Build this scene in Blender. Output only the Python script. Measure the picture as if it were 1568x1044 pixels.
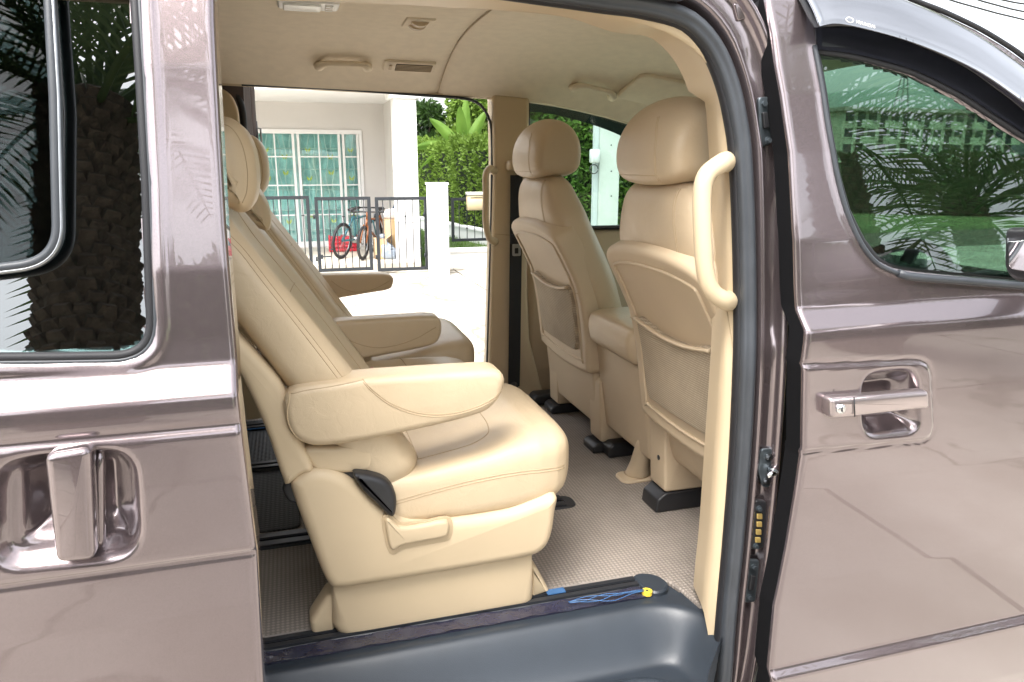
import bpy, math, random
import numpy as np
from mathutils import Vector, Matrix
from mathutils.bvhtree import BVHTree

for o in list(bpy.data.objects): bpy.data.objects.remove(o)
scene = bpy.context.scene
C = scene.collection
R = math.radians
rng = random.Random(7)

# ------------------------------------------------------------------ camera
CAM_POS = np.array([0.0, -1.05, 1.58]); YAW = R(16.5); PITCH = R(13.5); FPX = 1130.0
cam = bpy.data.cameras.new('camera'); cam_o = bpy.data.objects.new('camera', cam); C.objects.link(cam_o)
cam.sensor_width = 36; cam.lens = 36*FPX/1568; cam.clip_start = .02; cam.clip_end = 900
cam_o.location = CAM_POS; cam_o.rotation_euler = (R(90)-PITCH, 0, -YAW)
scene.camera = cam_o
scene.render.resolution_x = 1024; scene.render.resolution_y = 682

# ------------------------------------------------------------------ sky, sun, exposure
SUN_EL, SUN_AZ = R(58), R(215)           # azimuth from +Y (clockwise): behind the camera, to the left
world = bpy.data.worlds.new('World'); scene.world = world; world.use_nodes = True
nt = world.node_tree; nt.nodes.clear()
sky = nt.nodes.new('ShaderNodeTexSky'); sky.sky_type = 'NISHITA'; sky.sun_disc = False
sky.sun_elevation = SUN_EL; sky.sun_rotation = SUN_AZ; sky.air_density = 1.0; sky.dust_density = 4.0
hs = nt.nodes.new('ShaderNodeHueSaturation'); hs.inputs['Saturation'].default_value = .27
tc = nt.nodes.new('ShaderNodeTexCoord')
nz = nt.nodes.new('ShaderNodeTexNoise'); nz.inputs['Scale'].default_value = 2.2; nz.inputs['Detail'].default_value = 6; nz.inputs['Roughness'].default_value = .55
cr = nt.nodes.new('ShaderNodeMapRange'); cr.inputs['From Min'].default_value = .3; cr.inputs['From Max'].default_value = .7; cr.inputs['To Min'].default_value = .82; cr.inputs['To Max'].default_value = 1.2
mul = nt.nodes.new('ShaderNodeVectorMath'); mul.operation = 'SCALE'
bg = nt.nodes.new('ShaderNodeBackground'); bg.inputs['Strength'].default_value = .15
wo = nt.nodes.new('ShaderNodeOutputWorld')
L = nt.links.new
L(sky.outputs[0], hs.inputs['Color']); L(tc.outputs['Generated'], nz.inputs['Vector']); L(nz.outputs['Fac'], cr.inputs['Value'])
L(hs.outputs[0], mul.inputs[0]); L(cr.outputs[0], mul.inputs['Scale']); L(mul.outputs[0], bg.inputs['Color']); L(bg.outputs[0], wo.inputs[0])
sun = bpy.data.lights.new('sun', 'SUN'); sun.energy = .9; sun.angle = R(25); sun.color = (1, .965, .91)
sun_o = bpy.data.objects.new('sun', sun); C.objects.link(sun_o)
sd = Vector((math.sin(SUN_AZ)*math.cos(SUN_EL), math.cos(SUN_AZ)*math.cos(SUN_EL), math.sin(SUN_EL)))
sun_o.rotation_euler = sd.to_track_quat('Z', 'Y').to_euler()
scene.view_settings.view_transform = 'Standard'; scene.view_settings.look = 'None'; scene.view_settings.gamma = 1
scene.view_settings.exposure = 2.08
try: scene.view_settings.use_curve_mapping = False
except Exception: pass
scene.render.engine = 'CYCLES'
scene.cycles.max_bounces = 10; scene.cycles.diffuse_bounces = 5; scene.cycles.glossy_bounces = 5; scene.cycles.transparent_max_bounces = 16

# ------------------------------------------------------------------ survey helpers: a sight line met with a known plane
_fw = np.array([math.sin(YAW)*math.cos(PITCH), math.cos(YAW)*math.cos(PITCH), -math.sin(PITCH)])
_rt = np.array([math.cos(YAW), -math.sin(YAW), 0]); _up = np.cross(_rt, _fw)
def at(px, py, X=None, Y=None, Z=None):
    d = _fw+_rt*(px-784)/FPX+_up*(522-py)/FPX
    for i, v in enumerate((X, Y, Z)):
        if v is not None: return CAM_POS+d*((v-CAM_POS[i])/d[i])
def xz(px, py, Y): p = at(px, py, Y=Y); return (p[0], p[2])
def xzs(pts, Y): return [xz(a, b, Y) for a, b in pts]

# ------------------------------------------------------------------ materials
MATS = {}
def nodes(name):
    m = bpy.data.materials.new(name); m.use_nodes = True; n = m.node_tree
    return m, n, n.nodes['Principled BSDF'], n.links.new
def bump_chain(n, b, fac_socket, strength, dist):
    bp = n.nodes.new('ShaderNodeBump'); bp.inputs['Strength'].default_value = strength; bp.inputs['Distance'].default_value = dist
    n.links.new(fac_socket, bp.inputs['Height']); n.links.new(bp.outputs[0], b.inputs['Normal']); return bp
def mat(name, col, rough=.5, metal=0, noise=0, nscale=60, bump=0, bscale=400, bdist=.001, coat=0, coatr=.03, spec=.5, detail=4, col2=None, rvar=0):
    if name in MATS: return MATS[name]
    m, n, b, l = nodes(name); MATS[name] = m
    b.inputs['Base Color'].default_value = (*col, 1); b.inputs['Roughness'].default_value = rough; b.inputs['Metallic'].default_value = metal
    b.inputs['Coat Weight'].default_value = coat; b.inputs['Coat Roughness'].default_value = coatr; b.inputs['Specular IOR Level'].default_value = spec
    t = n.nodes.new('ShaderNodeTexCoord')
    if noise or col2 or rvar:
        x = n.nodes.new('ShaderNodeTexNoise'); x.inputs['Scale'].default_value = nscale; x.inputs['Detail'].default_value = detail
        l(t.outputs['Object'], x.inputs['Vector'])
        if noise or col2:
            mx = n.nodes.new('ShaderNodeMix'); mx.data_type = 'RGBA'
            c2 = col2 or tuple(c*(1-noise) for c in col); c1 = col if col2 else tuple(min(1, c*(1+noise*.5)) for c in col)
            mx.inputs['A'].default_value = (*c2, 1); mx.inputs['B'].default_value = (*c1, 1)
            mr = n.nodes.new('ShaderNodeMapRange'); mr.inputs['From Min'].default_value = .35; mr.inputs['From Max'].default_value = .65
            l(x.outputs['Fac'], mr.inputs['Value']); l(mr.outputs[0], mx.inputs['Factor']); l(mx.outputs['Result'], b.inputs['Base Color'])
        if rvar:
            mr2 = n.nodes.new('ShaderNodeMapRange'); mr2.inputs['To Min'].default_value = max(0, rough-rvar); mr2.inputs['To Max'].default_value = rough+rvar
            l(x.outputs['Fac'], mr2.inputs['Value']); l(mr2.outputs[0], b.inputs['Roughness'])
    if bump:
        y = n.nodes.new('ShaderNodeTexNoise'); y.inputs['Scale'].default_value = bscale; y.inputs['Detail'].default_value = 3
        l(t.outputs['Object'], y.inputs['Vector']); bump_chain(n, b, y.outputs['Fac'], bump, bdist)
    return m
def leather(name, col, sc=1.0):
    m, n, b, l = nodes(name); MATS[name] = m
    b.inputs['Roughness'].default_value = .40; b.inputs['Specular IOR Level'].default_value = .42
    t = n.nodes.new('ShaderNodeTexCoord')
    def noise(s_, d=4, dist=0, ro=.5):
        x = n.nodes.new('ShaderNodeTexNoise'); x.inputs['Scale'].default_value = s_; x.inputs['Detail'].default_value = d; x.inputs['Distortion'].default_value = dist; x.inputs['Roughness'].default_value = ro; l(t.outputs['Object'], x.inputs['Vector']); return x.outputs['Fac']
    mx = n.nodes.new('ShaderNodeMix'); mx.data_type = 'RGBA'; mx.inputs['A'].default_value = (*[c*.90 for c in col], 1); mx.inputs['B'].default_value = (*[min(1, c*1.05) for c in col], 1)
    l(noise(7, 5, .4), mx.inputs['Factor']); l(mx.outputs['Result'], b.inputs['Base Color'])
    mr = n.nodes.new('ShaderNodeMapRange'); mr.inputs['To Min'].default_value = .30; mr.inputs['To Max'].default_value = .50; l(noise(16, 4), mr.inputs['Value']); l(mr.outputs[0], b.inputs['Roughness'])
    v = n.nodes.new('ShaderNodeTexVoronoi'); v.feature = 'DISTANCE_TO_EDGE'; v.inputs['Scale'].default_value = 420; l(t.outputs['Object'], v.inputs['Vector'])
    b1 = n.nodes.new('ShaderNodeBump'); b1.inputs['Strength'].default_value = .35; b1.inputs['Distance'].default_value = .0006; l(v.outputs['Distance'], b1.inputs['Height'])
    # soft sag and creases in the hide
    ms = n.nodes.new('ShaderNodeMapping'); ms.inputs['Scale'].default_value = (1, .35, 1); l(t.outputs['Object'], ms.inputs['Vector'])
    w = n.nodes.new('ShaderNodeTexNoise'); w.inputs['Scale'].default_value = 34; w.inputs['Detail'].default_value = 3; w.inputs['Distortion'].default_value = 1.2; l(ms.outputs[0], w.inputs['Vector'])
    cr = n.nodes.new('ShaderNodeMapRange'); cr.interpolation_type = 'SMOOTHSTEP'; cr.inputs['From Min'].default_value = .40; cr.inputs['From Max'].default_value = .58; l(w.outputs['Fac'], cr.inputs['Value'])
    b2 = n.nodes.new('ShaderNodeBump'); b2.inputs['Strength'].default_value = .10; b2.inputs['Distance'].default_value = .0022; l(cr.outputs[0], b2.inputs['Height']); l(b1.outputs[0], b2.inputs['Normal'])
    b3 = n.nodes.new('ShaderNodeBump'); b3.inputs['Strength'].default_value = .3; b3.inputs['Distance'].default_value = .006; l(noise(9, 2), b3.inputs['Height']); l(b2.outputs[0], b3.inputs['Normal']); l(b3.outputs[0], b.inputs['Normal'])
    return m
def stud_mat(name, col, col2, k, strength, dist, rough=.6, axes=('X', 'Y')):
    m, n, b, l = nodes(name); MATS[name] = m
    t = n.nodes.new('ShaderNodeTexCoord'); s = n.nodes.new('ShaderNodeSeparateXYZ'); l(t.outputs['Object'], s.inputs[0])
    def mth(op, a, v=None):
        q = n.nodes.new('ShaderNodeMath'); q.operation = op
        l(a, q.inputs[0])
        if v is not None:
            if isinstance(v, (int, float)): q.inputs[1].default_value = v
            else: l(v, q.inputs[1])
        return q.outputs[0]
    u = s.outputs[axes[0]]; v = s.outputs[axes[1]]
    a = mth('SINE', mth('MULTIPLY', mth('ADD', u, v), k)); c = mth('SINE', mth('MULTIPLY', mth('SUBTRACT', u, v), k))
    h = mth('MULTIPLY', a, c); h = mth('ADD', mth('MULTIPLY', h, .5), .5)
    mr = n.nodes.new('ShaderNodeMapRange'); mr.interpolation_type = 'SMOOTHSTEP'; mr.inputs['From Min'].default_value = .45; mr.inputs['From Max'].default_value = .75; l(h, mr.inputs['Value'])
    mx = n.nodes.new('ShaderNodeMix'); mx.data_type = 'RGBA'; mx.inputs['A'].default_value = (*col2, 1); mx.inputs['B'].default_value = (*col, 1)
    l(mr.outputs[0], mx.inputs['Factor'])
    gr = n.nodes.new('ShaderNodeTexNoise'); gr.inputs['Scale'].default_value = 5; gr.inputs['Detail'].default_value = 8; gr.inputs['Roughness'].default_value = .65; l(t.outputs['Object'], gr.inputs['Vector'])
    g2 = n.nodes.new('ShaderNodeMapRange'); g2.inputs['From Min'].default_value = .3; g2.inputs['From Max'].default_value = .65; g2.inputs['To Min'].default_value = .80; g2.inputs['To Max'].default_value = 1.05; l(gr.outputs['Fac'], g2.inputs['Value'])
    vm = n.nodes.new('ShaderNodeVectorMath'); vm.operation = 'SCALE'; l(mx.outputs['Result'], vm.inputs[0]); l(g2.outputs[0], vm.inputs['Scale']); l(vm.outputs[0], b.inputs['Base Color'])
    b.inputs['Roughness'].default_value = rough
    bump_chain(n, b, mr.outputs[0], strength, dist)
    return m
def glass(name, tint, ior=1.5, refl=1.0, rough=0.0):
    m = bpy.data.materials.new(name); m.use_nodes = True; n = m.node_tree; n.nodes.clear(); MATS[name] = m
    o = n.nodes.new('ShaderNodeOutputMaterial'); tr = n.nodes.new('ShaderNodeBsdfTransparent'); gl = n.nodes.new('ShaderNodeBsdfGlossy')
    fr = n.nodes.new('ShaderNodeLayerWeight'); fr.inputs['Blend'].default_value = .5; mx = n.nodes.new('ShaderNodeMixShader')
    pw = n.nodes.new('ShaderNodeMath'); pw.operation = 'POWER'; pw.inputs[1].default_value = 5; ma = n.nodes.new('ShaderNodeMath'); ma.operation = 'MULTIPLY_ADD'; r0 = ((ior-1)/(ior+1))**2; ma.inputs[1].default_value = 1-r0; ma.inputs[2].default_value = r0
    n.links.new(fr.outputs['Facing'], pw.inputs[0]); n.links.new(pw.outputs[0], ma.inputs[0])
    tr.inputs[0].default_value = (*tint, 1); gl.inputs['Roughness'].default_value = rough; gl.inputs['Color'].default_value = (refl, refl, refl, 1)
    n.links.new(ma.outputs[0], mx.inputs[0]); n.links.new(tr.outputs[0], mx.inputs[1]); n.links.new(gl.outputs[0], mx.inputs[2]); n.links.new(mx.outputs[0], o.inputs[0])
    return m

LEATHER = leather('cream_leather', (.575, .455, .305))
PLASTIC = mat('cream_plastic', (.58, .46, .305), .45, noise=.03, nscale=6, bump=.2, bscale=900, bdist=.0004, spec=.4)
TAN_PL = mat('tan_plastic', (.55, .435, .30), .5, noise=.03, nscale=6, bump=.2, bscale=900, bdist=.0004, spec=.35)
TAN_LE = leather('tan_leather', (.54, .425, .29))
SEAM = mat('seam_thread', (.45, .34, .215), .7)
PIPING = mat('seat_piping', (.5, .38, .235), .6)
HEADLINER = mat('headliner_fabric', (.80, .70, .565), .9, noise=.04, nscale=30, bump=.3, bscale=700, bdist=.0008, spec=.2)
BLACKP = mat('black_plastic', (.018, .018, .02), .42, bump=.15, bscale=600, bdist=.0005)
BLACKG = mat('black_gloss', (.01, .01, .012), .15)
STEPP = mat('grey_step_plastic', (.028, .036, .047), .38, noise=.08, nscale=14, bump=.35, bscale=700, bdist=.0006, rvar=.05)
RUBBER = mat('grey_rubber', (.045, .05, .058), .42, noise=.12, nscale=20)
DARKRUB = mat('black_rubber', (.012, .012, .015), .6)
STEEL = mat('steel', (.34, .35, .36), .32, metal=1, noise=.1, nscale=80)
CHROME = mat('chrome', (.75, .76, .78), .12, metal=1)
BELT = mat('belt_webbing', (.016, .016, .018), .75, bump=.5, bscale=900, bdist=.0005)
WHITEP = mat('white_plastic', (.75, .74, .72), .4)
LAMPGL = mat('lamp_lens', (.82, .84, .82), .25, bump=.6, bscale=120, bdist=.002)
RED = mat('red_plastic', (.55, .03, .05), .4)
YELLOW = mat('yellow_plastic', (.75, .55, .06), .4)
BRASS = mat('brass_contact', (.70, .50, .17), .35, metal=.6)
BLUEF = mat('blue_film', (.05, .13, .28), .25, spec=.7)
FILM = mat('purple_film', (.022, .022, .045), .22, noise=.5, nscale=25, bump=.8, bscale=35, bdist=.004, spec=.8, col2=(.035, .037, .055))
MATM = stud_mat('floor_mat_rubber', (.35, .305, .265), (.225, .195, .17), 330, .6, .0022, .62)
MESHP = stud_mat('pocket_mesh', (.54, .44, .32), (.33, .265, .185), 560, .5, .002, .8, axes=('Y', 'Z'))
GLASS_DARK = glass('dark_window_glass', (.24, .34, .34), 2.25)
GLASS_GREEN = glass('green_window_glass', (.37, .49, .42), 2.0)
GLASS_FAR = glass('far_window_glass', (.80, .90, .85), 1.5)
GLASS_CLEAR = glass('windscreen_glass', (.85, .93, .89), 1.5)
VISOR = glass('smoked_acrylic', (.42, .43, .47), 4.6, .95, .02)
MIRROR = mat('mirror_glass', (.9, .9, .92), .02, metal=1)
# metallic brown paint: flake base under a clear coat, faint orange peel
def paint():
    m, n, b, l = nodes('brown_metallic_paint')
    b.inputs['Metallic'].default_value = .78; b.inputs['Roughness'].default_value = .25
    b.inputs['Coat Weight'].default_value = 1; b.inputs['Coat Roughness'].default_value = .015; b.inputs['Coat IOR'].default_value = 1.7
    t = n.nodes.new('ShaderNodeTexCoord'); v = n.nodes.new('ShaderNodeTexVoronoi'); v.inputs['Scale'].default_value = 1800
    l(t.outputs['Object'], v.inputs['Vector'])
    mx = n.nodes.new('ShaderNodeMix'); mx.data_type = 'RGBA'; mx.inputs['A'].default_value = (.178, .142, .148, 1); mx.inputs['B'].default_value = (.250, .202, .208, 1)
    s = n.nodes.new('ShaderNodeSeparateColor'); l(v.outputs['Color'], s.inputs[0]); l(s.outputs[0], mx.inputs['Factor']); l(mx.outputs['Result'], b.inputs['Base Color'])
    x = n.nodes.new('ShaderNodeTexNoise'); x.inputs['Scale'].default_value = 3; x.inputs['Detail'].default_value = 2; l(t.outputs['Object'], x.inputs['Vector'])
    du = n.nodes.new('ShaderNodeTexNoise'); du.inputs['Scale'].default_value = 11; du.inputs['Detail'].default_value = 9; du.inputs['Roughness'].default_value = .7; l(t.outputs['Object'], du.inputs['Vector'])
    dm = n.nodes.new('ShaderNodeMapRange'); dm.inputs['From Min'].default_value = .45; dm.inputs['From Max'].default_value = .75; dm.inputs['To Min'].default_value = .012; dm.inputs['To Max'].default_value = .10; l(du.outputs['Fac'], dm.inputs['Value']); l(dm.outputs[0], b.inputs['Coat Roughness'])
    bp = n.nodes.new('ShaderNodeBump'); bp.inputs['Strength'].default_value = .05; bp.inputs['Distance'].default_value = .01
    l(x.outputs['Fac'], bp.inputs['Height']); l(bp.outputs[0], b.inputs['Coat Normal'])
    return m
PAINT = paint()

# ------------------------------------------------------------------ mesh helpers
def obj(name, verts, faces, m, parent=None, smooth=True, kind=None):
    me = bpy.data.meshes.new(name); me.from_pydata([tuple(map(float, v)) for v in verts], [], [tuple(int(i) for i in f) for f in faces])
    me.validate(); me.update()
    if smooth: me.polygons.foreach_set('use_smooth', [True]*len(me.polygons))
    me.materials.append(m)
    o = bpy.data.objects.new(name, me); C.objects.link(o)
    if parent:
        o.parent = parent
        if parent.type == 'EMPTY': o.matrix_parent_inverse = Matrix.Translation(-parent.location)
    if kind: o['kind'] = kind
    return o
def thing(name, label, cat, loc=(0, 0, 0), group=None):
    o = bpy.data.objects.new(name, None); C.objects.link(o); o.location = loc; o.empty_display_size = .1
    tag(o, label, cat, group); return o
def tag(o, label, cat, group=None):
    o['label'] = label; o['category'] = cat
    if group: o['group'] = group
    return o
def structure(o): o['kind'] = 'structure'; return o
def sharp(o, ang=35):
    me = o.data; bm_ang = R(ang)
    try: me.set_sharp_from_angle(angle=bm_ang)
    except Exception: pass
    return o
class MB:
    def __init__(s): s.v = []; s.f = []
    def add(s, v, f):
        k = len(s.v); s.v += [tuple(p) for p in v]; s.f += [tuple(i+k for i in q) for q in f]
    def box(s, x0, x1, y0, y1, z0, z1):
        s.add([(x0, y0, z0), (x1, y0, z0), (x1, y1, z0), (x0, y1, z0), (x0, y0, z1), (x1, y0, z1), (x1, y1, z1), (x0, y1, z1)],
              [(0, 3, 2, 1), (4, 5, 6, 7), (0, 1, 5, 4), (1, 2, 6, 5), (2, 3, 7, 6), (3, 0, 4, 7)])
    def tube(s, pts, r, n=10, closed=False, flat=1.0): s.add(*tube_geo(pts, r, n, closed, flat))
    def build(s, name, m, parent=None, smooth=False, kind=None): return obj(name, s.v, s.f, m, parent, smooth, kind)
def box(name, b, m, parent=None, bev=0.0):
    x0, x1, y0, y1, z0, z1 = b
    if bev <= 0:
        q = MB(); q.box(*b); return q.build(name, m, parent)
    c = [(x0+bev, z0), (x1-bev, z0), (x1, z0+bev), (x1, z1-bev), (x1-bev, z1), (x0+bev, z1), (x0, z1-bev), (x0, z0+bev)]
    q = MB(); n = 8; rings = []
    for y, ins in ((y0, bev), (y0+bev, 0), (y1-bev, 0), (y1, bev)):
        rings.append([(min(max(x, x0+ins), x1-ins), y, min(max(z, z0+ins), z1-ins)) for x, z in c])
    v = [p for r_ in rings for p in r_]; f = [(i*n+j, i*n+(j+1) % n, (i+1)*n+(j+1) % n, (i+1)*n+j) for i in range(3) for j in range(n)]
    f += [tuple(range(n))[::-1], tuple(range(3*n, 4*n))]
    return sharp(obj(name, v, f, m, parent, True), 50)
def cr_closed(pts, n=96):
    P = np.array(pts, float); k = len(P); out = []
    per = 12
    for i in range(k):
        p0, p1, p2, p3 = P[i-1], P[i], P[(i+1) % k], P[(i+2) % k]
        for t in np.linspace(0, 1, per, endpoint=False):
            out.append(.5*((2*p1)+(-p0+p2)*t+(2*p0-5*p1+4*p2-p3)*t*t+(-p0+3*p1-3*p2+p3)*t**3))
    return resample(np.array(out), n, True)
def cr_open(pts, n=40):
    P = np.array(pts, float); P = np.vstack([2*P[0]-P[1], P, 2*P[-1]-P[-2]]); out = []
    for i in range(1, len(P)-2):
        p0, p1, p2, p3 = P[i-1], P[i], P[i+1], P[i+2]
        for t in np.linspace(0, 1, 10, endpoint=False):
            out.append(.5*((2*p1)+(-p0+p2)*t+(2*p0-5*p1+4*p2-p3)*t*t+(-p0+3*p1-3*p2+p3)*t**3))
    out.append(P[-2]); return resample(np.array(out), n, False)
def resample(P, n, closed):
    Q = np.vstack([P, P[:1]]) if closed else P
    d = np.r_[0, np.cumsum(np.linalg.norm(np.diff(Q, axis=0), axis=1))]
    t = np.linspace(0, d[-1], n, endpoint=not closed)
    return np.stack([np.interp(t, d, Q[:, k]) for k in range(Q.shape[1])], 1)
def round_poly(pts, r, seg=6):
    """polygon with every corner rounded by radius r (a number, or one per corner)"""
    P = [np.array(p, float) for p in pts]; n = len(P); out = []
    for i in range(n):
        rr = r[i] if isinstance(r, (list, tuple)) else r
        a, b, c = P[i-1], P[i], P[(i+1) % n]
        u = (a-b); v = (c-b); lu, lv = np.linalg.norm(u), np.linalg.norm(v); u = u/lu; v = v/lv
        if rr <= 0: out.append(b); continue
        d = min(rr, lu*.48, lv*.48)
        p0, p1 = b+u*d, b+v*d
        for t in np.linspace(0, 1, seg): out.append((1-t)**2*p0+2*t*(1-t)*b+t*t*p1)
    return np.array(out)
def area2(P): x, y = P[:, 0], P[:, 1]; return .5*np.sum(x*np.roll(y, -1)-np.roll(x, -1)*y)
def inset(P, d):
    """offset a counter-clockwise closed outline inward by d"""
    T = np.roll(P, -1, 0)-np.roll(P, 1, 0); T /= np.linalg.norm(T, axis=1)[:, None]+1e-12
    Q = P+np.stack([-T[:, 1], T[:, 0]], 1)*d
    if abs(d) > 1e-6:
        E = np.roll(P, -1, 0)-P
        for _ in range(60):
            F_ = np.roll(Q, -1, 0)-Q; bad = np.where(np.sum(E*F_, 1) < 0)[0]
            if not len(bad): break
            for i in bad:
                j = (i+1) % len(Q); m_ = (Q[i]+Q[j])/2; e_ = E[i]/(np.linalg.norm(E[i])+1e-12)*1e-5; Q[i] = m_-e_; Q[j] = m_+e_
    return Q
def pillow_geo(outline, org, U, V, d0, d1, r0, r1=None, seg=5, crown0=0, crown1=0, inner=(.8, .55, .3)):
    """closed solid: an outline in the plane U,V run along N = U x V from d0 to d1, rims rounded, ends crowned"""
    P = np.array(outline, float)
    if area2(P) < 0: P = P[::-1]
    r1 = r0 if r1 is None else r1
    if crown0 or crown1: P = resample(P, max(96, len(P)), True)
    org, U, V = (np.array(a, float) for a in (org, U, V)); N = np.cross(U, V)
    rings = []
    c = P.mean(0)
    def cap(P0, d, s, crown):
        out = []
        for f in inner: out.append((c+(P0-c)*f, d+s*crown*(1-f*f)))
        return out
    A = [(inset(P, r0*(1-math.sin(t))), d0+r0*(1-math.cos(t))) for t in np.linspace(0, math.pi/2, seg)]
    B = [(inset(P, r1*(1-math.sin(t))), d1-r1*(1-math.cos(t))) for t in np.linspace(math.pi/2, 0, seg)]
    rings = (cap(A[0][0], d0, -1, crown0)[::-1] if crown0 else [])+A+B+(cap(B[-1][0], d1, 1, crown1) if crown1 else [])
    n = len(P); v = []
    for Q, d in rings:
        for q in Q: v.append(org+U*q[0]+V*q[1]+N*d)
    m = len(rings); f = [(i*n+j, i*n+(j+1) % n, (i+1)*n+(j+1) % n, (i+1)*n+j) for i in range(m-1) for j in range(n)]
    if crown0:
        k = len(v); v.append(org+U*c[0]+V*c[1]+N*(d0-crown0)); f += [(k, (j+1) % n, j) for j in range(n)]
    else: f.append(tuple(range(n))[::-1])
    if crown1:
        k = len(v); v.append(org+U*c[0]+V*c[1]+N*(d1+crown1)); f += [(k, (m-1)*n+j, (m-1)*n+(j+1) % n) for j in range(n)]
    else: f.append(tuple((m-1)*n+j for j in range(n)))
    return v, f
# side pillow: outline in X,Z, solid between y0 (near) and y1 (far)
def side_pillow(name, outline, y0, y1, r, m, parent=None, smooth=True, **k):
    # U=X, V=Z -> N = X x Z = -Y
    v, f = pillow_geo(outline, (0, 0, 0), (1, 0, 0), (0, 0, 1), -y1, -y0, k.pop('rf', r), r, **k)
    return obj(name, v, f, m, parent, smooth)
def tube_geo(pts, r, n=10, closed=False, flat=1.0):
    P = np.array(pts, float); m = len(P); rad = np.full(m, r) if np.isscalar(r) else np.array(r)
    if closed: T = np.roll(P, -1, 0)-np.roll(P, 1, 0)
    else: T = np.gradient(P, axis=0)
    T /= np.linalg.norm(T, axis=1)[:, None]+1e-12
    up = np.array([0, 0, 1.0]) if abs(T[0][2]) < .9 else np.array([0, 1.0, 0])
    A = np.cross(T[0], up); A /= np.linalg.norm(A); v = []; 
    for i in range(m):
        A = A-T[i]*np.dot(A, T[i]); A /= np.linalg.norm(A)+1e-12; B = np.cross(T[i], A)
        for j in range(n):
            a = 2*math.pi*j/n; v.append(P[i]+rad[i]*(A*math.cos(a)+B*math.sin(a)*flat))
    mm = m if closed else m-1
    f = [(i*n+j, i*n+(j+1) % n, ((i+1) % m)*n+(j+1) % n, ((i+1) % m)*n+j) for i in range(mm) for j in range(n)]
    if not closed: f += [tuple(range(n))[::-1], tuple(range((m-1)*n, m*n))]
    return v, f
def tube(name, pts, r, m, parent=None, n=10, closed=False, flat=1.0):
    v, f = tube_geo(pts, r, n, closed, flat); return obj(name, v, f, m, parent, True)
def grid_geo(G):
    a, b = G.shape[:2]; v = G.reshape(-1, 3)
    f = [(i*b+j, i*b+j+1, (i+1)*b+j+1, (i+1)*b+j) for i in range(a-1) for j in range(b-1)]
    return v, f
def loft_geo(rings, cap=True):
    G = np.array(rings); m, n = G.shape[:2]; v = list(G.reshape(-1, 3))
    f = [(i*n+j, i*n+(j+1) % n, (i+1)*n+(j+1) % n, (i+1)*n+j) for i in range(m-1) for j in range(n)]
    if cap:
        k = len(v); v.append(G[0].mean(0)); v.append(G[-1].mean(0))
        f += [(k, (j+1) % n, j) for j in range(n)]; f += [(k+1, (m-1)*n+j, (m-1)*n+(j+1) % n) for j in range(n)]
    return v, f
def bvh(o):
    me = o.data
    return BVHTree.FromPolygons([v.co for v in me.vertices], [tuple(p.vertices) for p in me.polygons])
def seam(o, pts, direction, name='seam', r=.0013, m=None, n=60, lift=0.0, parent=None):
    """a sewn seam: points thrown along a world axis onto the surface of o"""
    t = bvh(o); d = Vector(direction).normalized(); out = []
    for p in cr_open(pts, n):
        h = t.ray_cast(Vector(p)-d*3.0, d)
        if h[0] is not None: out.append(np.array(h[0]-d*lift))
    if len(out) > 3: return tube(name, out, r*.85, m or SEAM, parent or o, 6)
def sdf(P, X, Z):
    """signed distance (negative inside) from points X,Z to the closed outline P"""
    sh = X.shape; q = np.stack([X.ravel(), Z.ravel()], 1); best = np.full(len(q), 1e9); ins = np.zeros(len(q), bool)
    for i in range(len(P)):
        a, b = P[i-1], P[i]; e = b-a; w = q-a
        t = np.clip((w@e)/(e@e+1e-15), 0, 1); best = np.minimum(best, np.linalg.norm(w-t[:, None]*e, axis=1))
        c1 = (a[1] <= q[:, 1]) & (b[1] > q[:, 1]); c2 = (b[1] <= q[:, 1]) & (a[1] > q[:, 1]); cr_ = e[0]*w[:, 1]-e[1]*w[:, 0]
        ins ^= (c1 & (cr_ > 0)) | (c2 & (cr_ < 0))
    return np.where(ins, -best, best).reshape(sh)
def sstep(a, b, x): t = np.clip((x-a)/(b-a), 0, 1); return t*t*(3-2*t)
def bumpf(x, w): return np.exp(-(x/w)**2)

# ================================================================== VAN
van = thing('van', 'brown metallic van with both sliding doors open and cream interior', 'van', (0, 0, 0))
_bz = np.array([.20, .30, .45, .595, .613, .63, .8, 1.0, 1.28, 1.297, 1.330, 1.36, 1.45, 1.6, 1.7, 1.8, 1.86, 1.92])
_by = np.array([.07, .05, .022, .001, .014, .013, .003, -.002, 0, .002, .034, .039, .049, .078, .102, .133, .158, .20])
def yb(z): return np.interp(z, _bz, _by)
def on(px, py, off=0.0):
    y = off
    for _ in range(12): p = at(px, py, Y=y); y = float(yb(p[2]))+off
    return p
def onxz(pts, off=0.0): return np.array([(lambda p: (p[0], p[2]))(on(a, b, off)) for a, b in pts])

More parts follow.
